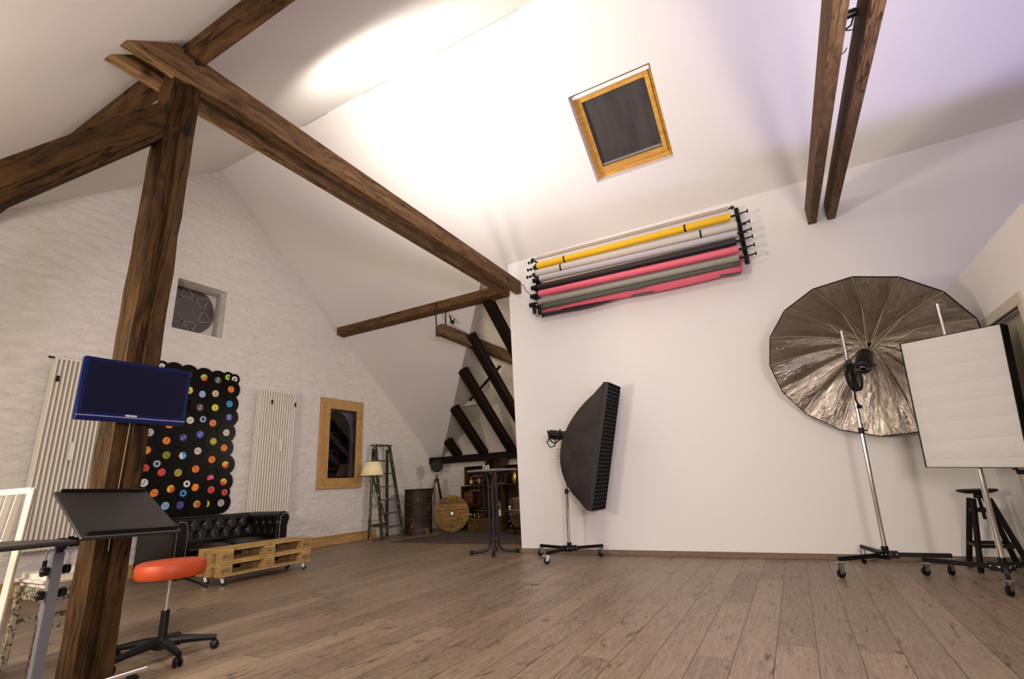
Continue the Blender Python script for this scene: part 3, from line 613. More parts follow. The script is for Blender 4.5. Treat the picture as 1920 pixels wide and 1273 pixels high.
a3 = N('ShaderNodeMath'); a3.operation = 'MULTIPLY_ADD'; L(nz2.outputs['Fac'], a3.inputs[0]); a3.inputs[1].default_value = 1.2; L(pw.outputs[0], a3.inputs[2])
bp = N('ShaderNodeBump'); bp.inputs['Strength'].default_value = 0.28; bp.inputs['Distance'].default_value = 0.025; L(a3.outputs[0], bp.inputs['Height']); L(bp.outputs[0], pb.inputs['Normal'])
b.build('diffuser', dm, sb, smooth=True, recalc=True)
bk = [p - nr * 0.10 for p in (TL, TR, BR, BL)]; apx = (TL + BR) / 2 - nr * 0.36
b = MB(); fr_ = [TL, TR, BR, BL]
for i in range(4): b.face([fr_[i], fr_[(i + 1) % 4], bk[(i + 1) % 4], bk[i]])
ap = [apx + (p - (TL + BR) / 2) * 0.12 for p in fr_]
for i in range(4): b.face([bk[i], bk[(i + 1) % 4], ap[(i + 1) % 4], ap[i]])
b.face(ap); b.build('shell', FABBLK, sb)
b = MB(); b.tube([p + nr * 0.002 for p in fr_], 0.006, 6, True); b.build('edge_piping', FABBLK, sb)
MB().cyl(apx + nr * 0.03, apx - nr * 0.02, 0.08, seg=20).bar(apx - nr * 0.01, V((1.35, 5.492, apx.z)), 0.03, 0.04).build('speed_ring', BLACK, sb, smooth=True)
b = MB(); p = atY(1911, 885, 5.2); b.tube([p + V((-0.02, 0.0, 0.12)), p + V((-0.015, 0, 0.03)), p, p + V((0.03, 0, 0.0)), p + V((0.06, -0.01, 0.04)), p + V((0.07, 0, 0.2))], 0.009, 6); b.box(p + V((0.01, 0, 0.0)), (0.05, 0.03, 0.035), bev=0.006)
b.cyl(p + V((-0.02, 0.0, 0.12)), p + V((-0.015, 0, 0.02)), 0.016); b.build('power_plug', RUBBER, sb, smooth=True)

# ================================================================== STRIP SOFTBOX
light_stand('light_stand', 'chrome light stand on casters under the tall black strip softbox', (-2.617, 6.097), [(-2.725, 5.70), (-3.10, 6.30), (-2.30, 6.37)], (-2.587, 6.097, 1.40))
st = thing('strip_softbox', 'tall black strip softbox with honeycomb grid standing sideways', 'softbox', (-2.3, 6.1, 0.5))
F1, F2 = V((-2.02, 5.90, 2.155)), V((-2.375, 5.90, 0.565)); F3 = V((-2.375 + 0.02, 6.32, 0.565)); F4 = V((-2.02 + 0.02, 6.32, 2.155))
F1 = atY(1135, 716, 5.92); F2 = atY(1103.5, 957, 5.92); yo = 0.46
F4 = F1 + V((0.01, yo, 0)); F3 = F2 + V((0.01, yo, 0))
axis_ = (F1 - F2).normalized(); sn = V((1, 0, 0)); sn = (sn - axis_ * sn.dot(axis_)).normalized()
mid = (F1 + F3) / 2; apx = V((-2.56, 6.12, 1.42))
b = MB(); g = []
M_ = 16; K_ = 8
for side in (0, 1):
    fa, fb = (F1, F2) if side == 0 else (F4, F3); g = []
    for i in range(M_ + 1):
        f = i / M_; top_p = fa.lerp(fb, f); row = []
        # silhouette curve: bulge depth
        s_ = math.sin(math.pi * min(1, max(0, f))) ** 0.62
        back = top_p.lerp(V((apx.x, 6.12 + (-0.07 if side == 0 else 0.07), top_p.z * 0.82 + apx.z * 0.18)), 0) 
        bx = V((top_p.x - 0.54 * s_ * (1 if 0 < i < M_ else 0), 6.12 + (-0.085 if side == 0 else 0.085) * s_, top_p.z - 0.0 * s_))
        if i in (0, M_): bx = top_p + V((-0.02, 0.0, 0))
        for j in range(K_ + 1):
            h = j / K_; bulge = (1 - s_ * 0) * 0.0
            p = top_p.lerp(bx, h); p.y += (-1 if side == 0 else 1) * 0.035 * math.sin(math.pi * h) * s_
            row.append(b.bm.verts.new(p))
        g.append(row)
    for i in range(M_):
        for j in range(K_): b.bm.faces.new((g[i][j], g[i][j + 1], g[i + 1][j + 1], g[i + 1][j]))
    if side == 0: g0 = g
for i in range(M_): b.bm.faces.new((g0[i][K_], g0[i + 1][K_], g[i + 1][K_], g[i][K_]))
for e in (0, M_):
    for j in range(K_): b.bm.faces.new((g0[e][j], g0[e][j + 1], g[e][j + 1], g[e][j]))
b.build('shell', mat('softbox_cloth', (0.042, 0.036, 0.031), 0.8, bump=1.0, bscale=4, var=0.25, spec=0.2), st, smooth=True, angle=50)
b = MB(); gd = sn * 0.045
for i in range(33):
    f = i / 32; p = F1.lerp(F2, f); q = F4.lerp(F3, f); 
    b.bar(p + gd / 2, q + gd / 2, 0.045, 0.006, up=axis_)
for j in range(7):
    f = j / 6; p = F1.lerp(F4, f); q = F2.lerp(F3, f); b.bar(p + gd / 2, q + gd / 2, 0.045, 0.006, up=(0, 1, 0))
b.build('grid', mat('grid_cloth', (0.012, 0.012, 0.013), 0.45, spec=0.3), st)
b = MB(); b.face([F1 - sn * 0.03, F4 - sn * 0.03, F3 - sn * 0.03, F2 - sn * 0.03]); b.build('diffuser', mat('unlit_diffuser', (0.10, 0.10, 0.13), 0.6), st)
fh = thing('flash_head', 'black flash head with cable behind the strip softbox', 'flash', (-2.66, 6.1, 1.40))
b = MB(); b.cyl((-2.78, 6.10, 1.53), (-2.56, 6.12, 1.49), 0.062, seg=20).cyl((-2.56, 6.12, 1.49), (-2.50, 6.12, 1.48), 0.075, seg=20); b.build('housing', BLACK, fh, smooth=True)
b = MB(); b.cyl((-2.60, 6.10, 1.38), (-2.62, 6.10, 1.50), 0.02).box((-2.60, 6.097, 1.40), (0.05, 0.05, 0.08), bev=0.006).cyl((-2.62, 6.08, 1.34), (-2.69, 6.06, 1.33), 0.008).cyl((-2.61, 6.08, 1.17), (-2.68, 6.06, 1.18), 0.008); b.build('mounting_bracket', STEEL, fh, smooth=True)
b = MB(); b.tube([(-2.76, 6.05, 1.50), (-2.80, 6.04, 1.42), (-2.76, 6.04, 1.36), (-2.70, 6.05, 1.37), (-2.68, 6.05, 1.44), (-2.74, 6.04, 1.48)], 0.008, 6); b.tube([(-2.78, 6.03, 1.58), (-2.74, 6.02, 1.44), (-2.68, 6.02, 1.40), (-2.62, 6.03, 1.44), (-2.6, 6.04, 1.58)], 0.01, 6); b.build('power_cable', RUBBER, fh, smooth=True)

# ================================================================== BACKDROP ROLLS
YF = 6.28
def rollends(lx, ly, rx, ry, y=YF): return atY(lx, ly, y), atY(rx, ry, y)
ROLLS = [('yellow', (1007.5, 498.8, 1370, 406), 0.048, (0.85, 0.50, 0.005), 'bright yellow paper backdrop roll, second from the top on the wall rack'),
         ('cream', (1006, 512.5, 1382.5, 422.5), 0.050, (0.62, 0.56, 0.48), 'cream backdrop roll with two black bands, just under the yellow roll'),
         ('silver', (1012.5, 522.5, 1382.5, 437.5), 0.046, (0.52, 0.48, 0.50), 'pale silvery backdrop roll between the cream and the black rolls'),
         ('black', (1010, 538.8, 1380, 452.5), 0.047, (0.014, 0.012, 0.014), 'black backdrop roll between silvery and pink rolls'),
         ('pink', (1011, 551, 1385, 467.5), 0.048, (0.80, 0.14, 0.20), 'pink backdrop roll under the black one, its sheet hanging down'),
         ('grey', (1010, 567, 1386, 484), 0.045, (0.30, 0.29, 0.24), 'grey-green backdrop roll, lowest of the rack')]
VELC = mat('velcro', (0.006, 0.006, 0.006), 0.7)
for i, (nm, e, r, c, lab) in enumerate(ROLLS):
    p, q = rollends(*e); t = thing('backdrop_roll', lab, 'backdrop', tuple(p), group='paper backdrop rolls on the wall rack')
    d = (q - p).normalized()
    MB().lathe([(0.018, -0.001), (r * 0.96, 0), (r, 0.004), (r, (q - p).length - 0.004), (r * 0.96, (q - p).length), (0.018, (q - p).length)], p, d, 28).build('paper_roll', mat('paper_' + nm, c, 0.55, bump=0.12, bscale=6), t, smooth=True)
    MB().cyl(p - d * 0.07, q + d * 0.10, 0.014, seg=12).build('core_tube', BLACKM, t, smooth=True)
    if nm in ('yellow', 'cream'):
        for f in ((0.165, 0.795) if nm == 'yellow' else (0.145, 0.845)):
            c0 = p.lerp(q, f); MB().cyl(c0 - d * 0.012, c0 + d * 0.012, r + 0.003, seg=24).build('strap', VELC, t, smooth=True)
def sheet(parent, e0, e1, m, name, y0=YF - 0.045, wav=0.0, y1=None, n=24):
    """hanging paper edge: top-left/right -> bottom-left/right"""
    b = MB(); y1 = y1 or y0; A, B = [atY(x, y, y0) for x, y in e0]; Cc, Dd = [atY(x, y, y1) for x, y in e1]; r0 = []; r1 = []
    for i in range(n + 1):
        f = i / n; w = wav * math.sin(f * math.pi * 2.2 + 0.4)
        r0.append(b.bm.verts.new(A.lerp(B, f))); r1.append(b.bm.verts.new(Cc.lerp(Dd, f) + V((0, -0.3 * w, w))))
    for i in range(n): b.bm.faces.new((r0[i], r0[i + 1], r1[i + 1], r1[i]))
    return b.build(name, m, parent, smooth=True, solid=0.002)
rolls = [o for o in bpy.data.objects if o.name.startswith('backdrop_roll')]
byn = {k[0]: o for k, o in zip(ROLLS, sorted(rolls, key=lambda o: o.name))}
sheet(byn['pink'], ((1012, 565), (1392, 476)), ((1018, 588), (1393, 512)), _m['paper_pink'], 'hanging_sheet', YF + 0.03, 0.016)
sheet(byn['grey'], ((1013, 570), (1388, 487)), ((1015, 581), (1388, 497)), mat('paper_green', (0.075, 0.078, 0.062), 0.6), 'hanging_sheet', YF - 0.02)
sheet(byn['black'], ((1016, 586), (1160, 560)), ((1016, 596), (1160, 562)), _m['paper_black'], 'hanging_sheet', YF + 0.05, 0.010)
sheet(byn['silver'], ((1016, 528), (1386, 444)), ((1016, 533), (1386, 449)), mat('paper_beige', (0.70, 0.52, 0.34), 0.6), 'hanging_sheet', YF + 0.02)
BARM = mat('weight_bar', (0.05, 0.05, 0.048), 0.4)
for (x0_, y0_, x1_, y1_, k) in ((1020, 577, 1048, 571, 'grey'), (1177, 544, 1208, 537, 'grey'), (1347, 504, 1387, 496, 'grey'), (1024, 586, 1053, 581, 'pink'), (1185, 554, 1226, 546, 'pink'), (1350, 517, 1390, 511, 'pink')):
    yy = YF - 0.03 if k == 'grey' else YF + 0.018
    MB().bar(atY(x0_, y0_, yy), atY(x1_, y1_, yy), 0.012, 0.024).build('weight_bar', BARM, byn[k], bevel=0.002)
# empty top rod
p, q = atY(1003, 486, YF), atY(1366, 391, YF)
t = thing('backdrop_rod', 'thin bare rod at the very top of the backdrop rack', 'rod', tuple(p))
MB().cyl(p, q, 0.019, seg=16).build('tube', mat('card_tube', (0.46, 0.38, 0.30), 0.5), t, smooth=True)
MB().bar(p + V((0, 0.01, 0.035)), q + V((0, 0.01, 0.035)), 0.02, 0.012).build('upper_edge', mat('white_rail', (0.8, 0.78, 0.75), 0.4), t)
b = MB()
for s0, s1 in ((p, V((-1, 0, 0))), (q, V((1, 0, 0)))): b.cyl(s0, s0 + s1 * 0.07, 0.012).cyl(s0 + s1 * 0.03, s0 + s1 * 0.05, 0.028)
b.build('end_cap', BLACK, t, smooth=True)
# wall racks
rk = thing('wall_rack', 'black bracket rail with hooks at the right end of the backdrop rolls', 'rack', (-0.07, 6.48, 3.4))
a_, c_ = atY(1380, 391, 6.48), atY(1402, 494, 6.48)
MB().bar(a_, c_, 0.05, 0.05, up=(0, 1, 0)).build('rail', BLACKM, rk, bevel=0.004)
b = MB()
for i, (nm, e, r, c, lab) in enumerate(ROLLS):
    p, q = rollends(*e); m_ = V((-0.06, 6.48, q.z + 0.01))
    b.bar(V((-0.075, 6.47, q.z)), V((-0.075, YF, q.z - 0.01)), 0.012, 0.03); b.cyl(V((-0.11, YF, q.z)), V((0.03, YF - 0.01, q.z + 0.01)), 0.009); b.cyl(V((0.03, YF - 0.01, q.z + 0.01)), V((0.045, YF - 0.01, q.z + 0.01)), 0.024)
b.build('hooks', BLACKM, rk, smooth=True)
rk = thing('wall_rack', 'black bracket with motor units at the left end of the backdrop rolls', 'rack', (-3.0, 6.48, 3.3))
a_, c_ = atY(1004, 520, 6.48), atY(1010, 590, 6.48)
MB().bar(V((-2.98, 6.48, 4.2)), V((-2.98, 6.48, 3.36)), 0.05, 0.04, up=(0, 1, 0)).build('rail', BLACKM, rk, bevel=0.004)
for i, (px, py) in enumerate(((1003, 526), (1000, 540), (999, 556), (997, 572))):
    c0 = atY(px, py, YF); MB().cyl(c0 - V((0.03, 0, 0)), c0 + V((0.05, 0, 0)), 0.036, seg=14).box(c0 + V((0.03, 0.06, -0.02)), (0.06, 0.10, 0.05), bev=0.008).build('motor_unit', BLACK, rk, smooth=True)
for i, (px, py) in enumerate(((1003, 490), (1001, 503.5), (1000, 517))):
    c0 = atY(px, py, YF); b = MB(); b.cyl(c0, c0 - V((0.10, 0, 0)), 0.008).cyl(c0 - V((0.095, 0, 0)), c0 - V((0.11, 0, 0)), 0.024).cyl(c0 - V((0.045, 0, 0)), c0 - V((0.06, 0, 0)), 0.022).bar(c0, c0 + V((0.02, 0.19, 0)), 0.012, 0.03); b.build('drive_knob', BLACK, rk, smooth=True)
b = MB(); b.tube([atY(1004, 590, YF), atY(1008, 594, YF), atY(1013, 590, YF), atY(1014, 580, YF)], 0.006, 6); b.cyl(atY(1001, 575, YF), atY(1003, 588, YF), 0.028).cyl(atY(1011, 575, YF), atY(1013, 588, YF), 0.02); b.build('loose_end', BLACK, rk, smooth=True)
b = MB(); b.tube([V((-3.28, 6.50, 3.95)), atY(983, 536, 6.50), atY(986, 545, 6.50), atY(997, 554, 6.49), atY(1001, 562, 6.40)], 0.005, 6)
tag(b.build('power_cable', mat('grey_cable', (0.12, 0.11, 0.10), 0.5), smooth=True), 'thin cable from the beam end to the backdrop motors', 'cable')

# ================================================================== CLIP LAMP BETWEEN RIGHT BEAMS
cl = thing('clip_lamp', 'small black clip lamp between the two right-hand sawn beams', 'lamp', (0.80, 3.1, 3.55))
c0 = atX(1589, 28, 0.80); MB().cyl(c0 + V((-0.05, 0, 0)), c0 + V((0.045, 0, 0)), 0.026, seg=16).build('lamp_body', BLACK, cl, smooth=True)
MB().tube([c0 + V((0.03, 0, -0.02)), c0 + V((0.01, 0.03, -0.06)), c0 + V((-0.05, 0.03, -0.09))], 0.006, 6).build('clip', BLACKM, cl, smooth=True)
b = MB(); b.tube([atX(1583, 56, 0.745), atX(1589, 57, 0.79), atX(1597, 56, 0.845)], 0.004, 6); b.tube([atX(1577, 102, 0.745), atX(1583, 98, 0.79), atX(1588, 90, 0.845)], 0.004, 6); b.build('power_cable', RUBBER, cl, smooth=True)

# ================================================================== BAR STOOL (corner)
bs = thing('bar_stool', 'black wooden stool with round seat in the corner behind the stands', 'stool', (1.40, 6.15, 0))
BW = mat('black_stained_wood', (0.006, 0.0055, 0.005), 0.5, spec=0.2)
MB().lathe([(0, -0.02), (0.10, -0.022), (0.142, -0.006), (0.147, 0.004), (0.14, 0.012), (0, 0.012)], (1.40, 6.15, 0.665), seg=32).build('seat', BW, bs, smooth=True)
MB().cyl((1.40, 6.15, 0.42), (1.40, 6.15, 0.65), 0.013).lathe([(0, 0), (0.035, 0), (0.035, 0.03), (0.02, 0.045), (0, 0.045)], (1.40, 6.15, 0.60)).build('spindle', BLACKM, bs, smooth=True)
for sx in (-1, 1):
    for sy in (-1, 1):
        MB().bar((1.40 + sx * 0.055, 6.15 + sy * 0.055, 0.60), (1.40 + sx * 0.17, 6.15 + sy * 0.17, 0.0), 0.034, 0.034, up=(sx, sy, 0), bev=0.003).build('leg', BW, bs)
for z, r in ((0.21, 0.135), (0.50, 0.075)):
    P = [(1.40 + sx * r, 6.15 + sy * r, z) for sx, sy in ((-1, -1), (1, -1), (1, 1), (-1, 1))]
    for i in range(4): MB().bar(P[i], P[(i + 1) % 4], 0.02, 0.028).build('rail', BW, bs)
MB().bar((1.42, 6.09, 0.50), (1.46, 6.05, 0.30), 0.03, 0.02).build('height_lever', BW, bs)

# ================================================================== STANDING TABLE
tb = thing('standing_table', 'tall round bar table with curved dark steel legs at white wall corner', 'table', (-3.86, 6.36, 0))
MB().lathe([(0, -0.012), (0.34, -0.012), (0.36, -0.004), (0.362, 0.01), (0.355, 0.02), (0, 0.02)], (-3.86, 6.36, 1.115), seg=48).build('tabletop', mat('slate_top', (0.16, 0.145, 0.14), 0.3), tb, smooth=True)
GM = mat('graphite_steel', (0.014, 0.014, 0.016), 0.35, 0.0, spec=0.3)
for i, an in enumerate((90 + 28, 270 + 28, 28, 208)):
    d = V((math.cos(R(an)), math.sin(R(an)), 0)); c0 = V((-3.86, 6.36, 0)); pts = [c0 + d * 0.30 + V((0, 0, 0.03)), c0 + d * 0.20 + V((0, 0, 0.032))]
    for q in range(0, 91, 15): pts.append(c0 + d * (0.055 + 0.12 * (1 - math.sin(R(q)))) + V((0, 0, 0.035 + 0.12 * (1 - math.cos(R(q))))))
    pts.append(c0 + d * 0.055 + V((0, 0, 0.95)))
    for q in range(0, 91, 15): pts.append(c0 + d * (0.055 + 0.11 * (1 - math.cos(R(q)))) + V((0, 0, 0.96 + 0.125 * math.sin(R(q)))))
    pts.append(c0 + d * 0.28 + V((0, 0, 1.088)))
    l = MB().tube(pts, 0.0185, 10).build('leg', GM, tb, smooth=True)
    MB().cyl(c0 + d * 0.29 + V((0, 0, 0.028)), c0 + d * 0.345 + V((0, 0, 0.028)), 0.026, seg=12).build('foot_cap', RUBBER, l, smooth=True)
b = MB()
for z in (0.20, 0.90): b.cyl((-3.92, 6.36, z), (-3.80, 6.36, z), 0.008).cyl((-3.86, 6.30, z), (-3.86, 6.42, z), 0.008)
b.build('crossbars', STEEL, tb, smooth=True)
sc_ = thing('scissors', 'scissors with white handles standing on the bar table', 'scissors', (-3.93, 6.30, 1.136))
b = MB()
for dx in (0, 0.06): b.tube([(-3.95 + dx + 0.02 * math.cos(R(q)), 6.30, 1.165 + 0.028 * math.sin(R(q))) for q in range(0, 360, 30)], 0.005, 6, True)
b.build('handle', mat('white_plastic', (0.8, 0.78, 0.72), 0.4), sc_, smooth=True)
MB().bar((-3.90, 6.30, 1.15), (-3.87, 6.30, 1.215), 0.004, 0.012, up=(0, 1, 0)).build('blade', STEEL, sc_)

# ================================================================== RADIATORS
RAD = mat('radiator_enamel', (0.74, 0.69, 0.59), 0.35)
def radiator(label, y0, n, zt, zb, pitch=0.046, xf=-7.49):
    t = thing('column_radiator', label, 'radiator', (XG + 0.1, y0 + n * pitch / 2, zb), group=None); first = None
    for i in range(n):
        y = y0 + (i + 0.5) * pitch
        if first is None:
            b = MB()
            for x in (xf - 0.013, xf - 0.060, xf - 0.107): b.cyl((x, y, zb + 0.035), (x, y, zt - 0.035), 0.0128, seg=12)
            for z, s in ((zt - 0.03, 1), (zb + 0.03, -1)):
                b.box((xf - 0.06, y, z), (0.12, 0.030, 0.045), bev=0.012); b.cyl((xf - 0.03, y - pitch / 2, z), (xf - 0.03, y + pitch / 2, z), 0.018, seg=12)
            first = b.build('column', RAD, t, smooth=True)
        else:
            c = first.copy(); COL.objects.link(c); c.location = (0, i * pitch, 0)
    return t
def rad_extra(t, pts, m, name, r=0.012): 
    b = MB()
    for p, q in pts: b.cyl(p, q, r)
    return b.build(name, m, t, smooth=True)
r1 = radiator('tall cream column radiator at far left, behind the flat screen', 2.41, 14, 2.68, 0.46)
rad_extra(r1, [((-7.52, 2.41, 2.65), (-7.52, 2.36, 2.65)), ((-7.52, 2.365, 2.65), (-7.52, 2.355, 2.66))], BLACK, 'vent_valve')
rad_extra(r1, [((-7.52, 2.70 + i * 0.14, 0.46), (-7.52, 2.70 + i * 0.14, 0.16)) for i in range(2)], CHROME, 'supply_pipe', 0.010)
rad_extra(r1, [((-7.52, 2.70 + i * 0.14, 0.36), (-7.52, 2.70 + i * 0.14, 0.28)) for i in range(2)], BLACKM, 'valve', 0.02)
MB().bb((-7.488, 2.45, 2.36), (-7.47, 2.48, 2.43)).build('fixing_clip', BLACK, r1)
MB().bb((-7.488, 2.70, 1.45), (-7.455, 2.75, 1.66), bev=0.004).build('heat_meter', mat('meter_white', (0.75, 0.73, 0.68), 0.4), r1)
r2 = radiator('tall cream column radiator behind the right end of the sofa', 5.10, 15, 2.655, 0.43)
for yy in (5.30, 5.755): MB().bb((-7.488, yy, 2.40), (-7.475, yy + 0.03, 2.47)).build('fixing_clip', BLACK, r2)
MB().bb((-7.488, 5.50, 1.63), (-7.455, 5.545, 1.80), bev=0.004).build('heat_meter', _m['meter_white'], r2)

# ================================================================== VINYL RECORD WALL
def zx(x, y): return (240 + x / 4.2417, 670 + y / 4.2417)
C_ = dict(white=(0.75, 0.72, 0.68), black=(0.03, 0.03, 0.03), orange=(0.85, 0.22, 0.025), lime=(0.35, 0.62, 0.04), yellow=(0.78, 0.62, 0.04), lblue=(0.28, 0.42, 0.62), tan=(0.62, 0.48, 0.30), blue=(0.03, 0.30, 0.65), violet=(0.10, 0.10, 0.42), cream=(0.68, 0.60, 0.45), grey=(0.50, 0.48, 0.47), red=(0.65, 0.07, 0.04), navy=(0.05, 0.05, 0.24), olive=(0.25, 0.28, 0.02), mustard=(0.45, 0.38, 0.05), purple=(0.08, 0.05, 0.32), pink=(0.70, 0.06, 0.10), silver=(0.42, 0.43, 0.45), darkgrey=(0.10, 0.10, 0.10))
REC = [  # x, y (label centre), size, colour, second colour, words
 (272, 72, 's', 'white', None), (368, 118, 'l', 'black', None), (485, 137, 'l', 'black', None),
 (607, 160, 'l', 'red', 'lime'), (717, 180, 'l', 'darkgrey', 'white'), (797, 158, 's', 'lime', None), (848, 174, 's', 'white', 'red'),
 (488, 262, 'l', 'yellow', None), (594, 292, 'l', 'lblue', 'grey'), (696, 288, 'l', 'tan', None), (819, 255, 'l', 'orange', None),
 (574, 398, 'l', 'darkgrey', 'tan'), (692, 400, 'l', 'yellow', 'blue'), (810, 370, 'l', 'blue', None), (497, 500, 'l', 'cream', None),
 (597, 492, 's', 'lblue', 'blue'), (677, 522, 'l', 'orange', 'violet'), (805, 476, 'l', 'violet', 'white'), (175, 596, 'l', 'grey', None),
 (330, 535, 'l', 'orange', 'red'), (307, 662, 'l', 'orange', None), (439, 638, 'l', 'navy', 'grey'), (575, 612, 'l', 'violet', 'lblue'),
 (679, 668, 'l', 'mustard', 'yellow'), (781, 599, 'l', 'cream', 'lblue'), (150, 738, 'l', 'orange', 'tan'), (308, 777, 'l', 'olive', None),
 (437, 781, 'l', 'blue', 'white'), (557, 744, 'l', 'cream', 'blue'), (766, 719, 'l', 'orange', 'mustard'), (668, 812, 'l', 'orange', None),
 (230, 846, 's', 'silver', None), (138, 882, 'l', 'red', None), (268, 913, 'l', 'red', 'pink'), (401, 917, 'l', 'mustard', None),
 (538, 888, 'l', 'orange', None), (775, 853, 'l', 'red', 'yellow'), (659, 962, 'l', 'pink', 'white'), (126, 998, 'l', 'white', 'navy'),
 (210, 1078, 'l', 'orange', None), (341, 1046, 'l', 'yellow', 'red'), (467, 1006, 's', 'white', None), (437, 1081, 's', 'blue', 'orange'),
 (535, 1034, 'l', 'orange', 'yellow'), (661, 1053, 'l', 'red', None), (760, 990, 'l', 'yellow', 'red'), (767, 1073, 's', 'red', 'orange'),
 (297, 1181, 'l', 'lblue', 'blue'), (416, 1174, 'l', 'purple', None), (547, 1167, 'l', 'mustard', 'red'), (622, 1165, 'l', 'yellow', 'orange'), (740, 1158, 'l', 'silver', None)]
vin = bpy.data.materials.new('vinyl'); vin.use_nodes = True; nt = vin.node_tree; pb = nt.nodes['Principled BSDF']; pb.inputs['Base Color'].default_value = (0.002, 0.002, 0.002, 1); pb.inputs['Roughness'].default_value = 0.30; pb.inputs['Specular IOR Level'].default_value = 0.17
pb.inputs['Anisotropic'].default_value = 0.0
def disc_mesh(r, hole):
    b = MB(); pr = [(hole, 0.0), (hole, 0.0014), (r * 0.34, 0.0014)]
    k = 0
    rr_ = r * 0.38
    while rr_ < r * 0.985:
        pr.append((rr_, 0.0016 if k % 2 else 0.0009)); rr_ += r * 0.028; k += 1
    pr += [(r * 0.975, 0.0014), (r * 0.985, 0.0026), (r, 0.0022), (r, 0.0), (hole, 0.0)]
    b.lathe(pr, (0, 0, 0), (1, 0, 0), 48); o = b.build('tmp', vin, smooth=True, angle=60); me = o.data; bpy.data.objects.remove(o); return me
DL, DS = disc_mesh(0.150, 0.0036), disc_mesh(0.0875, 0.019)
_lab = {}
def label_mesh(small, c1, c2):
    k = (small, c1, c2)
    if k in _lab: return _lab[k]
    b = MB(); r = 0.052 if not small else 0.047; h = 0.0036 if not small else 0.019; n = 32; vs = []
    for i in range(n):
        a = 2 * math.pi * i / n; vs.append((b.bm.verts.new((0.0026, h * math.cos(a), h * math.sin(a))), b.bm.verts.new((0.0026, r * 0.6 * math.cos(a), r * 0.6 * math.sin(a))), b.bm.verts.new((0.0026, r * math.cos(a), r * math.sin(a)))))
    for i in range(n):
        A, B = vs[i], vs[(i + 1) % n]
        f = b.bm.faces.new((A[0], A[1], B[1], B[0])); g_ = b.bm.faces.new((A[1], A[2], B[2], B[1]))
        if c2 and (c1, c2) in (('red', 'yellow'), ('mustard', 'red'), ('yellow', 'red'), ('red', 'lime'), ('blue', 'white')) and i < n * 0.45: g_.material_index = 1; f.material_index = 1
        elif c2 and i in (2, 3, 4, 5, 17, 18, 21, 22, 23): f.material_index = 1
        if not c2 and not small and i in (7, 8, 23, 24, 25): f.material_index = 1
    ms = [mat('label_' + c1, C_[c1], 0.5), mat('label_' + (c2 or 'ink'), C_[c2] if c2 else (0.05, 0.04, 0.04), 0.5)]
    o = b.build('tmp', ms); me = o.data; bpy.data.objects.remove(o); _lab[k] = me; return me
pos = []
for x, y, s, c1, c2 in REC:
    p = atX(*zx(x, y), XG + 0.03); pos.append(p)
lay = []
for i, p in enumerate(pos):
    ri = 0.15 if REC[i][2] == 'l' else 0.0875; used = {lay[j] for j in range(i) if (pos[j] - p).length < ri + (0.15 if REC[j][2] == 'l' else 0.0875)}
    k = 0
    while k in used: k += 1
    # singles lie on top
    if REC[i][2] == 's': k = max([k] + [u + 1 for u in used])
    lay.append(k)
nmz = dict(lblue='light blue', darkgrey='dark', violet='violet', navy='navy', lime='lime green')
W_ = lambda c: nmz.get(c, c)
def words(i): 
    c1, c2 = REC[i][3], REC[i][4]; return W_(c1) + (' and ' + W_(c2) if c2 else '')
seen = set()
for i, (x, y, s, c1, c2) in enumerate(REC):
    o = bpy.data.objects.new('vinyl_record', DL if s == 'l' else DS); COL.objects.link(o)
    o.location = V((XG + 0.021 + 0.0032 * lay[i], pos[i].y, pos[i].z)); o.rotation_euler = (random.uniform(0, 6.28) if c1 not in ('red',) else 0.5, 0, 0)
    # neighbour that lies closest, for the label
    base = ('small' if s == 's' else 'large') + ' vinyl record, ' + words(i) + ' label'
    lab = None
    for j in sorted(range(len(REC)), key=lambda j: (pos[j] - pos[i]).length)[1:9]:
        dv = pos[i] - pos[j]; rel = ('above' if dv.z > 0 else 'below') if abs(dv.z) > abs(dv.y) else ('right of' if dv.y > 0 else 'left of')
        cand = base + ', ' + rel + ' the ' + words(j) + ' labelled one'
        if cand not in seen: lab = cand; break
    seen.add(lab); tag(o, lab, 'record', 'vinyl records covering the wall above the sofa')
    l = bpy.data.objects.new('record_label', label_mesh(s == 's', c1, c2)); COL.objects.link(l); l.parent = o
# dark backing board
A_, B_ = atX(185, 905, XG + 0.01), atX(424, 930, XG + 0.01)
b = MB(); b.bb((XG + 0.004, pos[18].y - 0.08, 0.70), (XG + 0.018, 4.72, 2.76)); tag(b.build('backing_board', mat('board_black', (0.003, 0.003, 0.003), 0.9, spec=0.1)), 'black board behind the vinyl records above the sofa', 'board')

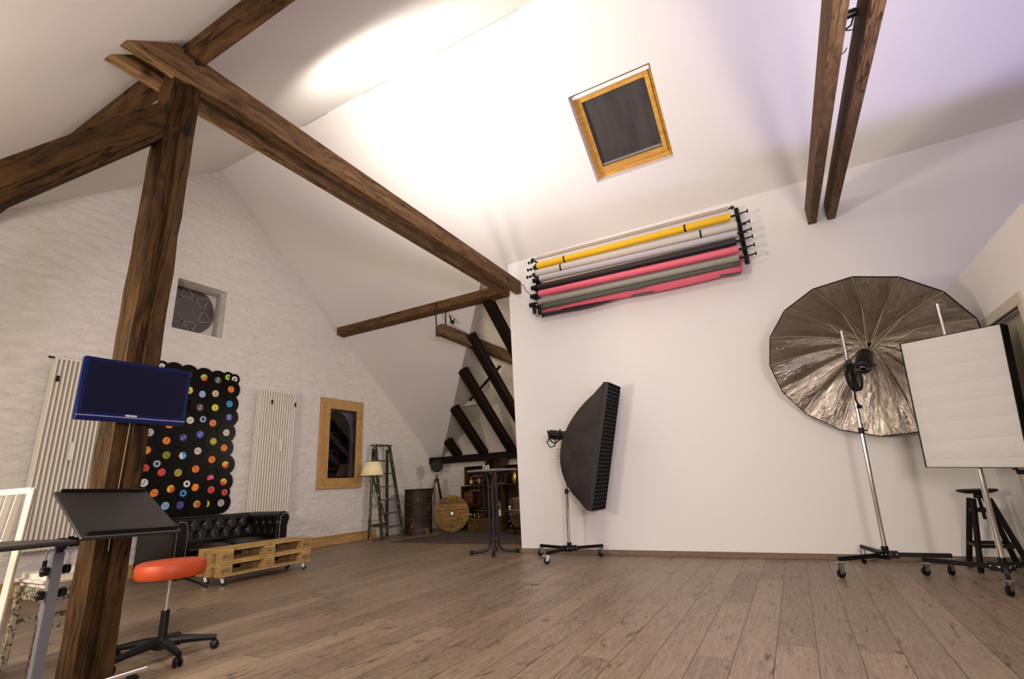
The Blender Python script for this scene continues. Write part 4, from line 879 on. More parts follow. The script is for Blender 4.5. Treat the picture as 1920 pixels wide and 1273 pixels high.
# ================================================================== SOFA
LEA = mat('black_leather', (0.0045, 0.0035, 0.003), 0.34, bump=0.12, bscale=45, spec=0.38)
sx0, sx1, sy0, sy1, sh = -7.62, -6.74, 3.62, 5.24, 0.70
sf = thing('chesterfield_sofa', 'black leather two-seat chesterfield sofa with tufted back and studded arms', 'sofa', ((sx0 + sx1) / 2, (sy0 + sy1) / 2, 0))
MB().bb((sx0 + 0.02, sy0 + 0.05, 0.06), (sx1 - 0.01, sy1 - 0.05, 0.27), bev=0.015).build('base', LEA, sf, smooth=True)
for x in (sx0 + 0.08, sx1 - 0.08):
    for y in (sy0 + 0.12, sy1 - 0.12): MB().lathe([(0, 0), (0.022, 0), (0.035, 0.05), (0.03, 0.065), (0, 0.065)], (x, y, 0)).build('foot', BW, sf, smooth=True)
def arm_prof(sgn, yo):
    """closed profile in (y,z): outer panel up to a scroll roll"""
    P = [(0.02, 0.05), (0.19, 0.05), (0.19, 0.50)]
    for q in range(-30, 215, 15): P.append((0.10 + 0.0 - 0.02 + 0.105 * math.cos(R(q)), sh - 0.10 + 0.10 * math.sin(R(q))))
    P += [(0.02, 0.50)]
    return [(yo + sgn * (a if True else 0), z) for a, z in P]
for sgn, yo, nm in ((1, sy0, 'l'), (-1, sy1, 'r')):
    pr = arm_prof(sgn, yo); b = MB(); b.prism([(sx0, y, z) for y, z in pr], (sx1 - 0.03 - sx0, 0, 0)); arm = b.build('armrest', LEA, sf, smooth=True, bevel=0.01)
    inner = [(yo + sgn * (0.03), 0.07), (yo + sgn * 0.17, 0.07), (yo + sgn * 0.17, 0.50)] + [(yo + sgn * (0.08 + 0.085 * math.cos(R(q))), sh - 0.10 + 0.082 * math.sin(R(q))) for q in range(-20, 205, 15)] + [(yo + sgn * 0.03, 0.50)]
    b = MB(); b.prism([(sx1 - 0.035, y, z) for y, z in inner], (0.03, 0, 0)); b.build('arm_facing', LEA, arm, smooth=True, bevel=0.006)
    b = MB(); path = [V((sx1 - 0.002, y, z)) for y, z in [(yo + sgn * (0.035), 0.08), (yo + sgn * 0.035, 0.50)] + [(yo + sgn * (0.08 + 0.072 * math.cos(R(q))), sh - 0.10 + 0.07 * math.sin(R(q))) for q in range(200, -25, -12)] + [(yo + sgn * 0.16, 0.50), (yo + sgn * 0.16, 0.08)]]
    dist = 0
    for p_, q_ in zip(path, path[1:]):
        L_ = (q_ - p_).length; s_ = (0.024 - dist)
        while s_ < L_: b.ball(p_.lerp(q_, s_ / L_), 0.0065, seg=6); s_ += 0.024
        dist = L_ - (s_ - 0.024)
    st_ = b.build('nailhead_trim', mat('nickel_nail', (0.85, 0.80, 0.70), 0.25, 0.9), arm, smooth=True)
# tufted back and inner arms
def tuft(p0, du, dv, nrm, nu, nv, cu, cv, depth=0.045, name='backrest', roll=True):
    b = MB(); g = []; NU, NV = nu * 8, nv * 8
    btn = []
    for r_ in range(cv):
        for c_i in range(cu + (r_ % 2)): btn.append(((c_i + (0.5 if r_ % 2 == 0 else 0.0)) / cu, (r_ + 0.75) / (cv + 0.4)))
    for i in range(NV + 1):
        row = []
        for j in range(NU + 1):
            u, v = j / NU, i / NV; h = 0.0
            d = min(math.hypot((u - bu) * du.length, (v - bv) * dv.length) for bu, bv in btn)
            h = -depth * math.exp(-(d / 0.035) ** 1.3) 
            # diamond folds
            fu = u * cu; fv = v * (cv + 0.4) - 0.75
            w1 = abs(((fu - 0.5 + fv * 0.5) % 1) - 0.5); w2 = abs(((fu - 0.5 - fv * 0.5) % 1) - 0.5)
            h -= 0.014 * (math.exp(-((0.5 - w1) / 0.07) ** 2) + math.exp(-((0.5 - w2) / 0.07) ** 2)) * (1 if v > 0.1 else 0)
            row.append(b.bm.verts.new(p0 + du * u + dv * v + nrm * (h + 0.03)))
        g.append(row)
    for i in range(NV):
        for j in range(NU): b.bm.faces.new((g[i][j], g[i][j + 1], g[i + 1][j + 1], g[i + 1][j]))
    o = b.build(name, LEA, sf, smooth=True, solid=0.01, angle=80)
    for bu, bv in btn:
        if 0 < bu < 1:
            p = p0 + du * bu + dv * bv + nrm * (0.03 - depth + 0.004); MB().ball(p, 0.011, (0.6, 1, 1), 8).build('button', LEA, o, smooth=True)
    return o
b = MB(); P = [(sx0, 0.05), (sx0 + 0.17, 0.05), (sx0 + 0.17, 0.50)] + [(sx0 + 0.09 + 0.10 * math.cos(R(q)), sh - 0.10 + 0.10 * math.sin(R(q))) for q in range(-30, 215, 15)] + [(sx0, 0.5)]
b.prism([(x, sy0 + 0.05, z) for x, z in P], (0, sy1 - sy0 - 0.10, 0)); b.build('back_roll', LEA, sf, smooth=True, bevel=0.01)
tuft(V((sx0 + 0.27, sy0 + 0.18, 0.36)), V((0, sy1 - sy0 - 0.36, 0)), V((-0.09, 0, sh - 0.40)), V((1, 0, 0.25)).normalized(), 8, 3, 7, 2)
tuft(V((sx0 + 0.25, sy1 - 0.18, 0.36)), V((0.62, 0, 0)), V((0, 0.02, sh - 0.42)), V((0, -1, 0.2)).normalized(), 5, 3, 4, 2, name='inner_arm')
for y0_ in (sy0 + 0.19, (sy0 + sy1) / 2 + 0.003):
    b = MB(); w = (sy1 - sy0) / 2 - 0.195; n1_, n2_ = 14, 12; g = []
    b.bb((sx0 + 0.25, y0_, 0.26), (sx1 + 0.01, y0_ + w, 0.385), bev=0.035); o = b.build('seat_cushion', LEA, sf, smooth=True)
    sb_ = o.modifiers.new('sub', 'SUBSURF'); sb_.levels = 1; sb_.render_levels = 2

# ================================================================== PALLET BENCH
pb_ = thing('pallet_bench', 'low table of two stacked pine pallets on casters before the sofa', 'table', (-5.93, 4.23, 0))
px0, px1, py0, py1 = -6.16, -5.72, 3.60, 4.80
INK = mat('brand_ink', (0.03, 0.018, 0.01), 0.8)
first = None
for lvl in range(2):
    z = 0.095 + lvl * 0.144; b = MB(); BLK = []; BLKW = wood('block_wood', (0.26, 0.145, 0.05, 1), (0.52, 0.34, 0.14, 1), 'X', scale=2, bump=0.4, cracks=0.3, rough=0.8)
    for x in (px0, px0 + 0.155, px1 - 0.10): b.bb((x, py0, z), (x + 0.10, py1, z + 0.020))
    for y in (py0, (py0 + py1) / 2 - 0.07, py1 - 0.145):
        for x in (px0, px0 + 0.16, px1 - 0.10):
            q_b = MB(); q_b.bb((x, y, z + 0.020), (x + 0.10, y + 0.145, z + 0.098)); bl = q_b.build('pallet_block', BLKW, pb_, bevel=0.004)
            if x == px1 - 0.10: BLK.append((bl, y))
    for y in (py0, (py0 + py1) / 2 - 0.07, py1 - 0.145): b.bb((px0, y, z + 0.098), (px1, y + 0.145, z + 0.120))
    for k in range(4): w = (px1 - px0 - 0.05) / 4; b.bb((px0 + k * (w + 0.0166), py0, z + 0.120), (px0 + k * (w + 0.0166) + w, py1, z + 0.142))
    pl = b.build('pallet_boards', PALW, pb_, bevel=0.003)
    for k, (y, tx) in enumerate(((py0 + 0.0725, 'EPAL'), (py0 + 0.60, 'DB 9-1' if lvl == 0 else 'IPPC'), (py1 - 0.0725, 'EPAL'))):
        bl = BLK[k][0]
        if True:
            text_obj(tx, 0.042 if k != 1 else 0.030, INK, bl, 'brand_mark', (px1 + 0.0006, y, z + 0.059), (0, 1, 0), (0, 0, 1))
        pts = [(px1 + 0.001, y + 0.060 * math.cos(R(q)), z + 0.059 + 0.031 * math.sin(R(q))) for q in range(0, 360, 15)] if k != 1 else [(px1 + 0.001, y + sx_ * 0.055, z + 0.059 + sz_ * 0.030) for sx_, sz_ in ((-1, -1), (1, -1), (1, 1), (-1, 1))]
        MB().tube(pts, 0.0016, 4, True).build('brand_ring', INK, bl)
for x in (px0 + 0.06, px1 - 0.06):
    for y in (py0 + 0.07, py1 - 0.07): caster(pb_, x, y, 0.093, r=0.03, brake=False, ang=0.8)

# ================================================================== SWIVEL STOOL
cx, cy_ = -3.67, 1.98
sw = thing('swivel_stool', 'round orange-red swivel stool on a five-star caster base', 'stool', (cx, cy_, 0))
ORG = mat('orange_vinyl', (0.40, 0.046, 0.005), 0.55, bump=0.1, bscale=30)
MB().lathe([(0, -0.050), (0.15, -0.050), (0.186, -0.044), (0.198, -0.025), (0.200, 0.015), (0.192, 0.040), (0.17, 0.050), (0, 0.054)], (cx, cy_, 0.515), seg=48).build('seat', ORG, sw, smooth=True)
MB().cyl((cx, cy_, 0.46), (cx, cy_, 0.475), 0.07).cyl((cx, cy_, 0.26), (cx, cy_, 0.47), 0.014).build('piston', CHROME, sw, smooth=True)
MB().cyl((cx, cy_, 0.05), (cx, cy_, 0.275), 0.026, 0.024).build('gas_cylinder', BLACK, sw, smooth=True)
MB().tube([(cx, cy_, 0.455), (cx + 0.06, cy_ + 0.06, 0.45), (cx + 0.12, cy_ + 0.12, 0.415), (cx + 0.16, cy_ + 0.16, 0.385)], [0.006, 0.006, 0.008, 0.012], 8).build('height_lever', BLACK, sw, smooth=True)
MB().lathe([(0, 0.055), (0.045, 0.055), (0.05, 0.09), (0.036, 0.115), (0, 0.12)], (cx, cy_, 0)).build('hub', BLACK, sw, smooth=True)
for k in range(5):
    an = R(62 + 72 * k); d = V((math.cos(an), math.sin(an), 0)); c0 = V((cx, cy_, 0))
    b = MB(); b.tube([c0 + d * 0.02 + V((0, 0, 0.092)), c0 + d * 0.10 + V((0, 0, 0.092)), c0 + d * 0.20 + V((0, 0, 0.080)), c0 + d * 0.30 + V((0, 0, 0.066))], [0.030, 0.027, 0.021, 0.017], 10); lg = b.build('base_arm', BLACK, sw, smooth=True)
    b = MB(); e_ = c0 + d * 0.292 + V((0, 0, 0.026)); s = V((-d.y, d.x, 0))
    for sg in (1, -1): b.lathe([(0, -0.009), (0.020, -0.009), (0.026, -0.005), (0.026, 0.005), (0.020, 0.009), (0, 0.009)], e_ + s * sg * 0.014, s, 20)
    b.box(e_ + V((0, 0, 0.016)), (0.034, 0.034, 0.024), bev=0.008); b.cyl(e_ + V((0, 0, 0.02)), e_ + V((0, 0, 0.05)), 0.006); b.build('twin_caster', BLACK, lg, smooth=True)

# ================================================================== FLAT SCREEN ON THE POST
mn = thing('flat_screen', 'glossy dark blue flat screen mounted on the timber post', 'monitor', (-3.25, 1.45, 1.40))
Q = [atX(px, py, -3.235) for px, py in ((163, 662), (361, 700), (346, 801), (139, 783))]
y0_ = (Q[0].y + Q[3].y) / 2; y1_ = (Q[1].y + Q[2].y) / 2; zt_ = (Q[0].z + Q[1].z) / 2; zb_ = (Q[2].z + Q[3].z) / 2
BLUE = mat('blue_gloss_bezel', (0.002, 0.006, 0.055), 0.15)
MB().bb((-3.275, y0_, zb_), (-3.24, y1_, zt_), bev=0.006).build('housing', BLUE, mn, smooth=True)
MB().bb((-3.2405, y0_ + 0.022, zb_ + 0.045), (-3.2385, y1_ - 0.022, zt_ - 0.018)).build('screen', mat('screen_panel', (0.005, 0.005, 0.018), 0.25, spec=0.2), mn)
MB().bb((-3.241, y0_ + 0.004, zb_ + 0.024), (-3.2375, y1_ - 0.004, zb_ + 0.028)).build('trim_line', mat('light_line', (0.45, 0.45, 0.65), 0.2, 0.5), mn)
text_obj('MEDION', 0.015, mat('logo_white', (0.8, 0.8, 0.85), 0.4), mn, 'logo', (-3.2375, (y0_ + y1_) / 2 - 0.02, zb_ + 0.036), (0, 1, 0), (0, 0, 1))
MB().bb((-3.325, 1.43, 1.48), (-3.27, 1.53, 1.60)).build('wall_mount', BLACKM, mn)
b = MB(); b.tube([(-3.315, 1.46, 1.45), (-3.313, 1.455, 1.2), (-3.313, 1.45, 0.9), (-3.313, 1.452, 0.7)], 0.0024, 6); tag(b.build('screen_cable', mat('grey_flex', (0.13, 0.11, 0.08), 0.6), smooth=True), 'thin grey cable running down the post from the screen', 'cable')

# ================================================================== LAPTOP TABLE (foreground)
lt = thing('laptop_table', 'rolling laptop table with tilted black top and aluminium column', 'table', (-3.06, 1.15, 0))
BT = mat('black_laminate', (0.014, 0.0125, 0.0115), 0.45, spec=0.3, bump=0.05, bscale=200)
A0, B0, C0, D0 = V((-2.70, 1.075, 0.812)), V((-2.70, 1.485, 0.800)), V((-3.158, 1.522, 1.003)), V((-3.158, 1.112, 1.016))
nb = (B0 - A0).cross(D0 - A0).normalized(); nb = nb if nb.z > 0 else -nb
MB().prism([A0, B0, C0, D0], -nb * 0.018).build('tilting_top', BT, lt, bevel=0.008)
MB().bar(A0 + nb * 0.006 + (B0 - A0) * 0.06 + (D0 - A0) * 0.05, B0 + nb * 0.006 - (B0 - A0) * 0.03 + (C0 - B0) * 0.05, 0.018, 0.016, up=nb, bev=0.005).build('stop_ledge', BLACK, lt, smooth=True)
MB().bar(D0 + nb * 0.006 + (C0 - D0) * 0.06 - (D0 - A0) * 0.02, C0 + nb * 0.006 - (C0 - D0) * 0.03 - (C0 - B0) * 0.02, 0.018, 0.016, up=nb, bev=0.005).build('stop_ledge', BLACK, lt, smooth=True)
MB().prism([(-2.70, 0.62, 0.806), (-2.70, 1.065, 0.806), (-2.90, 1.065, 0.806), (-3.12, 1.00, 0.806), (-3.16, 0.90, 0.806), (-3.16, 0.62, 0.806)], (0, 0, -0.018)).build('side_top', BT, lt, bevel=0.006)
MB().bb((-3.112, 1.132, 0.10), (-3.070, 1.172, 0.74), bev=0.003).build('column', mat('grey_painted_alu', (0.15, 0.15, 0.165), 0.45, 0.3), lt)
MB().bb((-3.106, 1.138, 0.70), (-3.076, 1.166, 0.80)).build('inner_column', mat('dark_alu', (0.06, 0.06, 0.07), 0.4, 0.5), lt)
MB().bar((-2.78, 1.09, 0.785), (-3.10, 1.09, 0.785), 0.03, 0.02).bar((-3.09, 1.0, 0.78), (-3.09, 1.3, 0.79), 0.03, 0.02).bar((-3.09, 1.15, 0.74), (-2.98, 1.15, 0.80), 0.02, 0.02).build('support_bracket', BLACKM, lt)
for z in (0.66, 0.56):
    for sy in (1.112, 1.192):
        b = MB(); 
        for k in range(5): b.cyl((-3.085, sy - 0.008, z), (-3.085 + 0.018 * math.cos(k * 1.257), sy, z + 0.018 * math.sin(k * 1.257)), 0.010)
        b.cyl((-3.085, sy - 0.012, z), (-3.085, sy + 0.012, z), 0.020, seg=10); b.build('clamp_knob', BLACK, lt, smooth=True)
MB().bar((-3.09, 1.15, 0.095), (-3.26, 1.15, 0.085), 0.05, 0.03).build('base_crossbar', ALU, lt)
MB().cyl((-3.27, 0.85, 0.075), (-3.27, 1.70, 0.075), 0.014).build('base_foot', CHROME, lt, smooth=True)
for y in (0.92, 1.64): caster(lt, -3.27, y, 0.062, r=0.022, brake=False, dark=True)

# ================================================================== WHITE CHAIR (left edge)
wc = thing('ladderback_chair', 'white painted chair with slatted back, cut off by the left edge', 'chair', (-3.85, 1.0, 0))
WP = mat('cream_gloss_paint', (0.60, 0.54, 0.45), 0.4)
pt = atY(61, 916, 1.25); pb2 = atY(4, 1140, 1.20)
dn = pt + (pb2 - pt) * ((pt.z) / (pt.z - pb2.z))
MB().bar(pt, dn, 0.030, 0.045, bev=0.004).build('back_post', WP, wc)
MB().bar(pt + V((-0.55, 0, 0)), dn + V((-0.50, 0, 0)), 0.030, 0.045, bev=0.004).build('back_post', WP, wc)
MB().bar(pt + V((0.02, -0.005, -0.01)), pt + V((-0.57, -0.005, -0.01)), 0.028, 0.034, bev=0.004).build('top_rail', WP, wc)
for k in range(3): MB().bar(pt + V((-0.13 - k * 0.14, -0.01, -0.03)), pt + V((-0.20 - k * 0.12, -0.04, -0.55)), 0.012, 0.026, up=(0, 1, 0)).build('slat', WP, wc)
MB().bb((-4.22, 0.80, 0.43), (-3.79, 1.20, 0.46), bev=0.006).build('seat', WP, wc)
for x in (-4.18, -3.82): MB().bar((x, 0.83, 0.43), (x, 0.81, 0.0), 0.04, 0.04).build('front_leg', WP, wc)

# ================================================================== OLD CHAIR WITH CUSHION
oc = thing('distressed_chair', 'old chair with flaking paint behind the laptop table', 'chair', (-4.1, 1.7, 0))
DP = bpy.data.materials.new('flaking_paint'); DP.use_nodes = True; nt = DP.node_tree; N = nt.nodes.new; L = nt.links.new
tc = N('ShaderNodeTexCoord'); nz = N('ShaderNodeTexNoise'); nz.inputs['Scale'].default_value = 55; nz.inputs['Detail'].default_value = 6; L(tc.outputs['Object'], nz.inputs[0]); rp = N('ShaderNodeValToRGB'); e = rp.color_ramp.elements; e[0].position = 0.42; e[0].color = (0.06, 0.042, 0.022, 1); e[1].position = 0.56; e[1].color = (0.30, 0.27, 0.19, 1); k = e.new(0.75); k.color = (0.24, 0.20, 0.13, 1); L(nz.outputs['Fac'], rp.inputs[0]); L(rp.outputs[0], nt.nodes['Principled BSDF'].inputs['Base Color'])
ox0, ox1, oy0_, oy1_, sz = -4.46, -4.02, 1.47, 1.90, 0.470
MB().bb((ox0, oy0_, sz - 0.07), (ox1, oy1_, sz)).build('seat_frame', DP, oc, bevel=0.006)
for x in (ox0 + 0.025, ox1 - 0.025):
    MB().bar((x, oy0_ + 0.025, sz - 0.02), (x + 0.0, oy0_ + 0.01, 0), 0.036, 0.036).build('leg', DP, oc, bevel=0.004)
    MB().bar((x, oy1_ - 0.025, 0.86), (x, oy1_ - 0.02, 0), 0.04, 0.04).build('back_leg', DP, oc, bevel=0.004)
    MB().bar((x, oy0_ + 0.02, 0.26), (x, oy1_ - 0.02, 0.26), 0.022, 0.03).build('stretcher', DP, oc)
MB().bar((ox0, oy1_ - 0.02, 0.82), (ox1, oy1_ - 0.02, 0.82), 0.025, 0.08).build('back_rail', DP, oc, bevel=0.004)
MB().bar((ox0, oy1_ - 0.02, 0.64), (ox1, oy1_ - 0.02, 0.64), 0.02, 0.05).build('back_rail', DP, oc, bevel=0.004)
cu = MB(); cu.bb((ox0 - 0.01, oy0_ - 0.01, sz + 0.001), (ox1 + 0.01, oy1_ - 0.05, sz + 0.075), bev=0.03)
tag(cu.build('seat_cushion', mat('ecru_cloth', (0.58, 0.53, 0.45), 0.8, bump=0.3, bscale=14), smooth=True), 'off-white seat cushion on the old flaking chair', 'cushion')

# ================================================================== FLOOR LAMP
fl_ = thing('floor_lamp', 'slim brass floor lamp with pale cone shade beside the ladder', 'lamp', (-7.31, 7.50, 0))
BR_ = mat('brass', (0.35, 0.22, 0.06), 0.3, 0.9)
MB().lathe([(0, 0.0), (0.12, 0.0), (0.12, 0.010), (0.06, 0.022), (0.02, 0.03), (0.012, 0.06), (0, 0.06)], (-7.31, 7.50, 0)).build('base', BR_, fl_, smooth=True)
MB().cyl((-7.31, 7.50, 0.05), (-7.31, 7.50, 1.24), 0.007).lathe([(0, 0), (0.014, 0.01), (0.010, 0.03), (0, 0.04)], (-7.31, 7.50, 1.10)).build('pole', BR_, fl_, smooth=True)
SHD = bpy.data.materials.new('shade_fabric'); SHD.use_nodes = True; q_ = SHD.node_tree.nodes['Principled BSDF']; q_.inputs['Base Color'].default_value = (0.80, 0.66, 0.36, 1); q_.inputs['Roughness'].default_value = 0.8; q_.inputs['Emission Color'].default_value = (0.9, 0.75, 0.42, 1); q_.inputs['Emission Strength'].default_value = 0.12
MB().lathe([(0.225, 0.0), (0.135, 0.27)], (-7.31, 7.50, 1.20), seg=40).build('lamp_shade', SHD, fl_, smooth=True, solid=0.003)
b = MB(); b.tube([(-7.31 + 0.137 * math.cos(R(q)), 7.50 + 0.137 * math.sin(R(q)), 1.47) for q in range(0, 360, 15)], 0.005, 6, True); b.tube([(-7.31 + 0.226 * math.cos(R(q)), 7.50 + 0.226 * math.sin(R(q)), 1.20) for q in range(0, 360, 15)], 0.004, 6, True); b.build('shade_trim', mat('dark_braid', (0.06, 0.04, 0.02), 0.7), fl_, smooth=True)
b = MB(); b.tube([(-7.25, 7.55, 0.015), (-7.15, 7.62, 0.012), (-7.12, 7.72, 0.03), (-7.18, 7.76, 0.10), (-7.22, 7.74, 0.14)], 0.005, 6); b.build('flex', RUBBER, fl_, smooth=True)

# ================================================================== STEP LADDER
ld = thing('step_ladder', 'paint-spattered green wooden stepladder leaning by the gable wall', 'ladder', (-7.2, 8.1, 0))
GP = bpy.data.materials.new('spattered_green'); GP.use_nodes = True; nt = GP.node_tree; N = nt.nodes.new; L = nt.links.new
tc = N('ShaderNodeTexCoord'); nz = N('ShaderNodeTexNoise'); nz.inputs['Scale'].default_value = 26; nz.inputs['Detail'].default_value = 5; L(tc.outputs['Object'], nz.inputs[0]); rp = N('ShaderNodeValToRGB'); e = rp.color_ramp.elements; e[0].position = 0.40; e[0].color = (0.02, 0.02, 0.012, 1); e[1].position = 0.48; e[1].color = (0.020, 0.038, 0.010, 1); k = e.new(0.60); k.color = (0.028, 0.052, 0.014, 1); k = e.new(0.63); k.color = (0.35, 0.33, 0.28, 1); L(nz.outputs['Fac'], rp.inputs[0]); L(rp.outputs[0], nt.nodes['Principled BSDF'].inputs['Base Color'])
TW = mat('worn_tread', (0.085, 0.062, 0.042), 0.8, var=0.4, bscale=20, bump=0.3)
Ft = [atX(704, 836, -7.50), atX(730, 836, -7.50)]; zt_l = (Ft[0].z + Ft[1].z) / 2; Ft[0].z = Ft[1].z = zt_l
Fb = [V((-7.20, 7.70, 0)), V((-7.20, 8.32, 0))]
for p, q in zip(Ft, Fb): MB().bar(p, q, 0.075, 0.030, up=(1, 0, 0), bev=0.003).build('front_rail', GP, ld)
for k in range(6):
    f = 0.17 + 0.142 * k; MB().bar(Ft[0].lerp(Fb[0], f), Ft[1].lerp(Fb[1], f), 0.09, 0.020).build('tread', TW, ld)
Bt = [p + V((-0.06, 0, -0.06)) for p in Ft]; Bb = [V((-7.59, 7.76, 0)), V((-7.59, 8.26, 0))]
for p, q in zip(Bt, Bb): MB().bar(p, q, 0.055, 0.028, up=(1, 0, 0)).build('rear_rail', GP, ld)
MB().bar(Bt[0].lerp(Bb[0], 0.86), Bt[1].lerp(Bb[1], 0.86), 0.03, 0.05).bar(Bt[0].lerp(Bb[0], 0.3), Bt[1].lerp(Bb[1], 0.86), 0.03, 0.03).build('rear_brace', GP, ld)
MB().bar(Ft[0] + V((-0.03, -0.04, 0.01)), Ft[1] + V((-0.03, 0.04, 0.01)), 0.13, 0.03).build('top_cap', GP, ld)

# ================================================================== OIL DRUM
dr_ = thing('oil_drum', 'rusty brown steel drum standing by the stepladder', 'drum', (-7.08, 8.64, 0))
RU = bpy.data.materials.new('rusty_drum'); RU.use_nodes = True; nt = RU.node_tree; N = nt.nodes.new; L = nt.links.new
tc = N('ShaderNodeTexCoord'); nz = N('ShaderNodeTexNoise'); nz.inputs['Scale'].default_value = 5; nz.inputs['Detail'].default_value = 7; nz.inputs['Distortion'].default_value = 0.6; L(tc.outputs['Object'], nz.inputs[0]); rp = N('ShaderNodeValToRGB'); e = rp.color_ramp.elements; e[0].position = 0.35; e[0].color = (0.012, 0.006, 0.003, 1); e[1].position = 0.60; e[1].color = (0.032, 0.015, 0.007, 1); k = e.new(0.67); k.color = (0.16, 0.085, 0.025, 1); L(nz.outputs['Fac'], rp.inputs[0]); L(rp.outputs[0], nt.nodes['Principled BSDF'].inputs['Base Color']); nt.nodes['Principled BSDF'].inputs['Roughness'].default_value = 0.6; nt.nodes['Principled BSDF'].inputs['Metallic'].default_value = 0.3
pr = [(0, 0.02), (0.28, 0.02), (0.295, 0.0), (0.30, 0.01), (0.288, 0.03), (0.285, 0.29), (0.298, 0.30), (0.298, 0.31), (0.285, 0.32), (0.285, 0.58), (0.298, 0.59), (0.298, 0.60), (0.285, 0.61), (0.285, 0.87), (0.30, 0.885), (0.30, 0.90), (0.29, 0.905), (0.282, 0.885), (0, 0.885)]
MB().lathe(pr, (-7.08, 8.64, 0), seg=48).build('body', RU, dr_, smooth=True)
b = MB()
for z in (0.005, 0.305, 0.595, 0.893): b.tube([(-7.08 + 0.297 * math.cos(R(q)), 8.64 + 0.297 * math.sin(R(q)), z + 0.004) for q in range(0, 360, 10)], 0.006, 6, True)
b.build('hoops', mat('rust_edge', (0.11, 0.055, 0.02), 0.7), dr_, smooth=True)

# ================================================================== TRIPOD SPOTLIGHT
tp_ = thing('tripod_lamp', 'old theatre spotlight on a wooden tripod behind the drum', 'lamp', (-6.75, 9.32, 0))
hc = atY(819, 874, 9.32); hz_ = hc.z; hx = hc.x
dirc = (V((0, 0, 0.95)) - V((hx, 9.32, hz_))).normalized(); dirc.z = 0.05; dirc.normalize()
MB().lathe([(0, 0), (0.11, 0.0), (0.135, 0.05), (0.14, 0.15), (0.13, 0.15), (0.12, 0.13), (0, 0.13)], V((hx, 9.32, hz_)) - dirc * 0.10, dirc, 28).build('lamp_head', BLACKM, tp_, smooth=True)
b = MB(); rt = dirc.cross(V((0, 0, 1))).normalized(); upv = rt.cross(dirc)
for k in range(-3, 4): w = math.sqrt(max(0, 0.128 ** 2 - (k * 0.035) ** 2)); c0 = V((hx, 9.32, hz_)) + dirc * 0.052; b.cyl(c0 + rt * w + upv * k * 0.035, c0 - rt * w + upv * k * 0.035, 0.0025, seg=6); b.cyl(c0 + upv * w + rt * k * 0.035, c0 - upv * w + rt * k * 0.035, 0.0025, seg=6)
b.build('guard_grille', BLACKM, tp_)
MB().tube([V((hx, 9.32, hz_)) + rt * 0.15 * math.cos(R(q)) + V((0, 0, 0.19 * math.sin(R(q)))) for q in range(180, 361, 15)], 0.006, 6).build('yoke', STEEL, tp_, smooth=True)
MB().cyl((hx, 9.32, hz_ - 0.19), (hx, 9.32, hz_ - 0.32), 0.016).cyl((hx, 9.32, hz_ - 0.27), (hx, 9.32, hz_ - 0.33), 0.05).build('tripod_head', BLACKM, tp_, smooth=True)
TWD = wood('tripod_wood', (0.012, 0.007, 0.005, 1), (0.05, 0.028, 0.018, 1), 'Z', scale=2, bump=0.2)
for k, (dx, dy) in enumerate(((-0.34, -0.10), (0.36, -0.10), (0.02, 0.30))): MB().bar((hx + dx * 0.08, 9.32 + dy * 0.08, hz_ - 0.29), (hx + dx, 9.32 + dy, 0.0), 0.035, 0.028, bev=0.003).build('leg', TWD, tp_)
MB().bar((hx + 0.02, 9.20, hz_ - 0.30), (hx + 0.02, 9.20, 0.55), 0.025, 0.02).build('centre_column', STEEL, tp_)

# ================================================================== CABLE SPOOL
sp_ = thing('cable_spool', 'round wooden cable drum on its rim with stencilled code', 'cable drum', (-6.52, 9.02, 0), math.atan2(6.45, 9.0))
dc = V((6.45, -9.0, 0)).normalized(); rg = V((0, 0, 1)).cross(dc).normalized(); sc0 = V((-6.50, 9.03, 0.374))
SPW = wood('spool_wood', (0.05, 0.026, 0.007, 1), (0.46, 0.27, 0.085, 1), 'X', scale=2.2, bump=0.6, cracks=0.9, knots=False)
b = MB(); b.cyl(sc0, sc0 + dc * 0.035, 0.365, seg=56); fr_o = b.build('front_flange', SPW, sp_, smooth=True, bevel=0.004)
MB().cyl(sc0 - dc * 0.20, sc0 - dc * 0.165, 0.365, seg=56).build('rear_flange', SPW, sp_, smooth=True)
MB().cyl(sc0 - dc * 0.18, sc0, 0.20, seg=32).build('core', SPW, sp_, smooth=True)
b = MB(); fz_ = sc0 + dc * 0.0365
for z in (-0.19, -0.06, 0.065, 0.20): w = math.sqrt(0.36 ** 2 - z * z); b.bar(fz_ - rg * w + V((0, 0, z)), fz_ + rg * w + V((0, 0, z)), 0.002, 0.007, up=(0, 0, 1))
b.build('board_gaps', INK, fr_o)
MB().lathe([(0.032, 0), (0.055, 0.0), (0.055, 0.008), (0.032, 0.008)], sc0 + dc * 0.035, dc, 24).build('hub_ring', mat('dark_iron', (0.04, 0.035, 0.03), 0.5, 0.5), sp_, smooth=True)
MB().cyl(sc0 + dc * 0.030, sc0 + dc * 0.039, 0.033, seg=20).build('hub_disc', STEEL, sp_, smooth=True)
b = MB()
for x, z in ((-0.11, -0.125), (0.095, -0.115), (0.10, 0.105), (-0.12, 0.095)): b.ball(sc0 + rg * x + V((0, 0, z)) + dc * 0.036, 0.018, (1, 1, 1), 10)
b.build('bolts', STEEL, sp_, smooth=True)
text_obj('B7D F55260 K', 0.082, INK, sp_, 'stencil', sc0 + dc * 0.0365 + V((0, 0, 0.245)) + rg * 0.0, rg, (0, 0, 1))
text_obj('JH', 0.10, INK, sp_, 'stencil', sc0 + dc * 0.0365 + V((0, 0, -0.27)), rg, (0, 0, 1))

